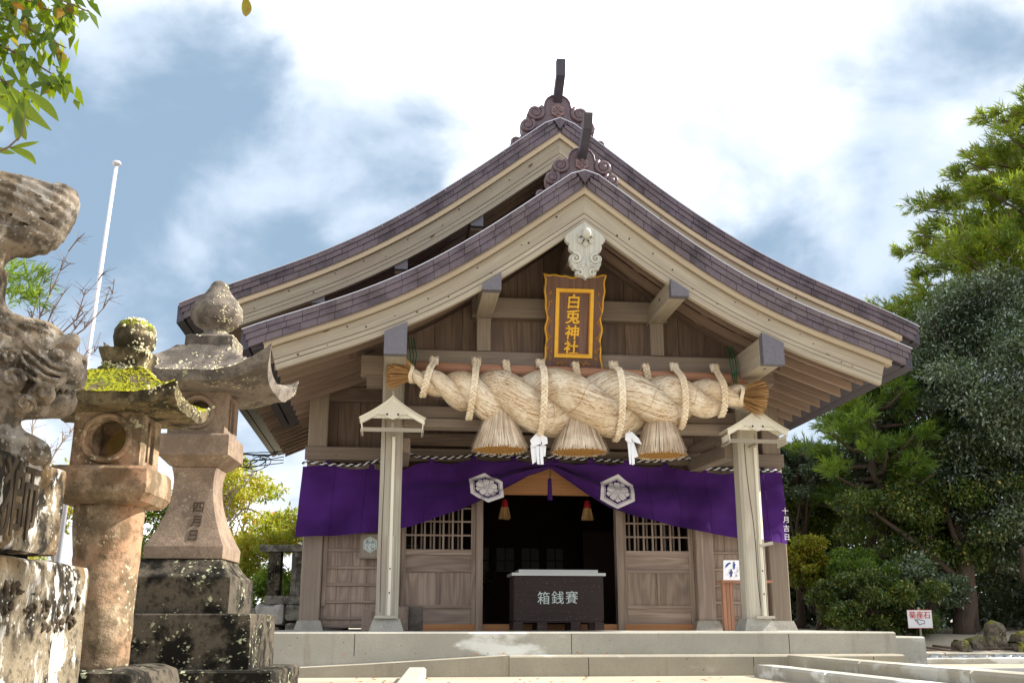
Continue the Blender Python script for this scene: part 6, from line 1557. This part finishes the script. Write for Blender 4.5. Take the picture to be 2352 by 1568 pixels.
# trunks standing in the shade of the wood
for i, (x, y, lean, lab) in enumerate(((8.6, 22.6, .3, 'straight dark trunk right behind the white sign'), (10.3, 20.8, -.7, 'pale rough trunk leaning left above the mossy rocks'), (9.6, 22.4, .1, 'thin pale trunk between the sign and the leaning trunk'), (7.35, 23.6, .1, 'slender pale trunk behind the yellow green shrubs'))):
    t = thing('understorey_tree', lab, 'tree', (x, y, TB)); M = MB(); limbs(M, (x, y, TB-.2), (x+lean*(.4 if i == 1 else 1), y, 1.5 if i == 1 else 4.2), (.24, .20, .08, .05)[i], (.14, .1, .05, .035)[i], .12, 9, i+90); M.out('trunk', bark if i == 0 else bark, t, smooth=True)
# ---- left background
broadleaf('sunlit_tree', 'pale sunlit tree with thin branches between the big lantern and the hall', (-6.3, 24, TB), (-6.2, 24, 2.6), (1.2, 1.2, 1.1), 36, .36, 9000, .12, .045, leaf_yel, 51, 'sunlit trees left of the hall', .07, barkm=twig_pale)
broadleaf('sunlit_tree', 'yellow green bamboo like bush directly behind the stone fence', (-4.7, 22.5, TB), (-4.5, 22.5, 1.1), (1.6, .9, 1.15), 44, .38, 26000, .12, .03, leaf_yel, 52, 'sunlit trees left of the hall', .04, barkm=twig_pale)
broadleaf('green_shrub', 'darker green bush low behind the fence posts', (-5.0, 20.3, TB), (-4.9, 20.3, .45), (1.7, .6, .6), 30, .3, 17000, .09, .035, leaf_lime, 53, None, .03, 'shrub')
broadleaf('sunlit_tree', 'leafy tree seen between the two stone lanterns', (-8.2, 25, TB), (-8.0, 25, 1.9), (1.5, 1.2, 1.3), 34, .42, 13000, .12, .045, leaf_mid, 54, 'sunlit trees left of the hall', .09)
broadleaf('sunlit_tree', 'pale tree behind the foot of the flagpole', (-11, 25, TB), (-10.6, 25, 2.0), (1.7, 1.2, 1.8), 30, .42, 8000, .13, .045, leaf_yel, 55, 'sunlit trees left of the hall', .08, barkm=twig_pale)
def bare(name, label, base, tips, seed, r0=.05, mat=None):
    rr = random.Random(seed); t = thing(name, label, 'tree', base)
    M = MB(); hub = Vector(base)+Vector((0, 0, (tips[0][2]-base[2])*.45)); M.tube([base, Vector(base).lerp(hub, .5)+Vector((.06, 0, 0)), hub], [r0, r0*.85, r0*.7], 6); M.out('trunk', mat or twig_m, t, smooth=True)
    for tp in tips:
        tp = Vector(tp); M = MB(); P = [hub]
        for q in range(1, 9): f = q/8; P.append(hub.lerp(tp, f)+Vector((rr.uniform(-.05, .05), rr.uniform(-.05, .05), .12*math.sin(f*3.1)+rr.uniform(-.04, .04))))
        M.tube(P, [r0*.6*(1-.88*q/8) for q in range(9)], 5)
        for q in range(3, 9):
            for _ in range(2):
                d_ = (tp-hub).normalized(); o = P[q]; e = o + (d_*rr.uniform(.25, .6)+Vector((rr.uniform(-.45, .45), 0, rr.uniform(-.3, .5))))*(.55 if q < 6 else .4); m_ = o.lerp(e, .5)+Vector((0, 0, .04))
                M.tube([o, m_, e], [.010, .007, .003], 4)
                for _ in range(3): e2 = m_+Vector((rr.uniform(-.2, .25), 0, rr.uniform(-.1, .25))); M.tube([m_, e2], [.005, .002], 3)
        M.out('branch', mat or twig_m, t)
    return t
bare('bare_tree', 'bare twiggy tree behind the guardian lion and the flagpole foot', (-7.6, 15, TB), [(-6.75, 15, 5.55), (-7.1, 15, 5.0), (-6.25, 15, 5.05), (-6.0, 15, 4.85), (-6.5, 15, 4.3), (-6.9, 15, 4.6), (-6.2, 15, 3.9)], 5)
bare('bare_tree', 'low bare twigs between the guardian statue and the small lantern', (-7.6, 16, TB), [(-6.9, 16, 2.9), (-7.2, 16, 2.4), (-6.7, 16, 2.2), (-7.4, 16, 3.2), (-7.0, 16, 1.6)], 6, mat=twig_pale)
bare('bare_tree', 'pale leafless limbs beside the waisted lantern shaft', (-6.5, 21, TB), [(-5.2, 21, 2.9), (-5.7, 21, 2.6), (-5.4, 21, 2.2), (-6.0, 21, 3.3)], 7, mat=twig_pale)
pt = thing('pine_branch', 'bright pine twigs behind the neck of the guardian lion', 'tree', (-8.6, 15, TB)); M = MB(); limbs(M, (-8.9, 15, TB), (-7.9, 15, 5.4), .09, .03, .1, 9, 3); M.out('trunk', bark, pt, smooth=True)
leaf_mesh('foliage', sprays([(-7.75+dx, 15, 4.95+dz, .25, .2, .14, 1, 0) for dx, dz in ((0, 0), (.3, -.15), (.5, .1), (.2, .25), (-.1, .35), (.55, -.2))], 14, .20, .02, 8, 12), leaf_lime, pt)
# ---- leaves hanging into the picture at the top left
fb = thing('overhanging_branch', 'leafy evergreen branch hanging in from the top left corner', 'branch', (-3.6, 5, 3.0))
g = np.random.default_rng(3); P = []; D = []; M = MB()
tw = [((-3.3, 5, 3.5), (-2.30, 5, 3.22)), ((-3.3, 5.1, 3.35), (-2.40, 5, 3.0)), ((-3.3, 5, 3.2), (-2.40, 5.05, 2.82)), ((-3.3, 4.9, 3.05), (-2.60, 5, 2.72)), ((-3.2, 5, 3.55), (-2.28, 4.95, 3.45)), ((-3.3, 4.9, 3.3), (-2.75, 4.9, 2.95)), ((-3.3, 5, 3.45), (-2.5, 5.2, 3.3))]
for a, b in tw:
    a = np.array(a); b = np.array(b); pts = [a+(b-a)*q/8+np.array([0, 0, .06*math.sin(q/8*3.14)]) for q in range(9)]
    M = MB(); M.tube([tuple(p) for p in pts], [.010*(1-.8*q/8)+.002 for q in range(9)], 5); M.out('twig', twig_m, fb)
    for i in range(70):
        f = g.uniform(.1, 1)**.7; p = a+(b-a)*f + np.array([g.normal()*.03, g.normal()*.06, .06*math.sin(f*3.14)+g.normal()*.045]); P.append(p); D.append(np.array([g.normal()*.5+.25, g.normal()*.35, -.8+g.normal()*.35]))
P = np.array(P); D = unit(np.array(D)); n = len(P)
leaf_mesh('leaves', leaf_quads(P, D, g.normal(size=(n, 3))*.5+[0, -1, .2], g.uniform(.09, .15, n), g.uniform(.035, .055, n)), leaf_fg, fb)
def big_leaf(P, tip, bend, wd, parent, mat=leaf_fg):
    P = Vector(P); T_ = Vector(tip); ax = T_-P; L = ax.length; ax.normalize(); v = Vector((0, 1, 0)); sd_ = ax.cross(v).normalized(); V = []; F = []; n = 12
    for i in range(n+1):
        f = i/n; c = P+ax*L*f+sd_*bend*math.sin(f*math.pi)+v*(.01*math.sin(f*3)); w_ = wd*math.sin(math.pi*f**.85)**.8 if 0 < f < 1 else .0006
        V += [c-sd_*w_+v*w_*.25, c, c+sd_*w_+v*w_*.25]
    for i in range(n):
        for j in (0, 1): F.append((i*3+j, i*3+j+1, i*3+j+4, i*3+j+3))
    return mk('leaf', V, F, mat, parent, smooth=True)
def W2(u, v, Y=2.2):
    d_ = pdir(u, v); return d_*(Y/d_.y)
fl2 = thing('leaf_spray', 'large nearby green leaves on a twig above the lion tail', 'branch', tuple(W2(-60, 330)))
for (a, b, bend, wd) in (((28, 330), (120, 232-0), 0, 0),) if 0 else (((20, 195), (118, 300), -.006, .012), ((52, 205), (134, 278), .008, .012), ((40, 325), (50, 205), .006, .013), ((60, 322), (16, 208), .004, .012), ((22, 340), (90, 325), .006, .006), ((20, 338), (82, 378), .010, .009), ((-30, 335), (34, 352), .002, .007), ((-20, 225), (22, 262), .010, .012), ((-10, 180), (20, 215), -.01, .012), ((-20, 300), (8, 290), .004, .009)):
    big_leaf(W2(*a), W2(*b), bend, wd, fl2)
M = MB(); M.tube([W2(-120, 420), W2(-30, 360), W2(20, 338), W2(50, 310), W2(60, 250)], [.004, .003, .0025, .002, .001], 6); M.out('twig', twig_m, fl2)
hl = thing('hanging_leaf', 'single reddish green leaf hanging at the top edge of the view', 'leaf', tuple(W2(565, -20)))
M = MB(); M.tube([W2(560, -90), W2(566, -30), W2(563, 0)], .001, 5); M.out('stalk', twig_m, hl)
big_leaf(W2(563, -8), W2(564, 38), .0, .012, hl, m_leaf('reddish_leaf', rgb(110, 96, 20), rgb(150, 60, 30), .4, .4))

# ================================================================ litter
rr = random.Random(12)
lm = m_leaf('fallen_leaf', rgb(120, 50, 26), rgb(160, 110, 50), .7, .1)
fl = thing('fallen_leaves', 'scattered small brown leaves fallen on the forecourt and steps', 'leaves', (0, 9, GZ), kind='stuff')
P = []
for i in range(70):
    if i < 45: P.append((rr.uniform(-1.5, 3.0), rr.uniform(8.2, 9.9), GZ+.012))
    else: x = rr.uniform(-2.5, 2.8); p = bxy(x, rr.uniform(-1.9, -1.65)); P.append((p[0], p[1], -.262+.01 if x > -.95 else -.25))
P = np.array(P); n = len(P); leaf_mesh('leaves', leaf_quads(P, unit(rng.normal(size=(n, 3))*[1, 1, .12]), rng.normal(size=(n, 3))*.15+[0, 0, 1], np.full(n, .05), np.full(n, .03)), lm, fl)
for x in (-2.4, -.3, 1.9):
    p0 = bxy(x, -1.601); t = box('joint', (p0[0]-.003, p0[1]-.001, -.27), (p0[0]+.003, p0[1]+.002, PZ-.018), carve, None); t.parent = platform; t['kind'] = 'structure'
for x in (-.2, 1.4, 2.6):
    p0 = bxy(x, -1.961); t = box('joint', (p0[0]-.003, p0[1]-.001, GZ), (p0[0]+.003, p0[1]+.002, -.28), carve, None); t.parent = step; t['kind'] = 'structure'
# unseen evergreen, inferred overhead and added out of view to shade the guardian
ov = thing('unseen_shade_tree', 'unseen evergreen inferred over the approach, added to shade the guardian', 'tree', (6.5, -3.0, GZ))
M = MB(); M.tube([(6.5, -3, GZ-.2), (6.3, -2.8, 2), (5.9, -2.2, 4.2)], [.22, .18, .14], 8); M.out('trunk', bark, ov, smooth=True)
M = MB(); M.tube([(5.9, -2.2, 4.2), (5.0, .0, 4.9), (3.6, 2.4, 4.9), (2.2, 4.3, 4.6)], [.12, .09, .06, .03], 7); M.out('limb', bark, ov, smooth=True)
rr = random.Random(8); pads = []
for i in range(26): pads.append((2.15+rr.uniform(-.55, .75), 4.15+rr.uniform(-.34, .30), 4.15+rr.uniform(-.45, .75), .26, .22, .22))
for i in range(30): f = rr.random(); pads.append((5.9-3.0*f+rr.uniform(-.8, .8), -2.2+5.6*f+rr.uniform(-.8, .8), 4.9+rr.uniform(-.2, 1.2), .4, .4, .3))
leaf_mesh('foliage', pads_leaves(pads, 11000, .11, .045, 91), leaf_fg, ov)
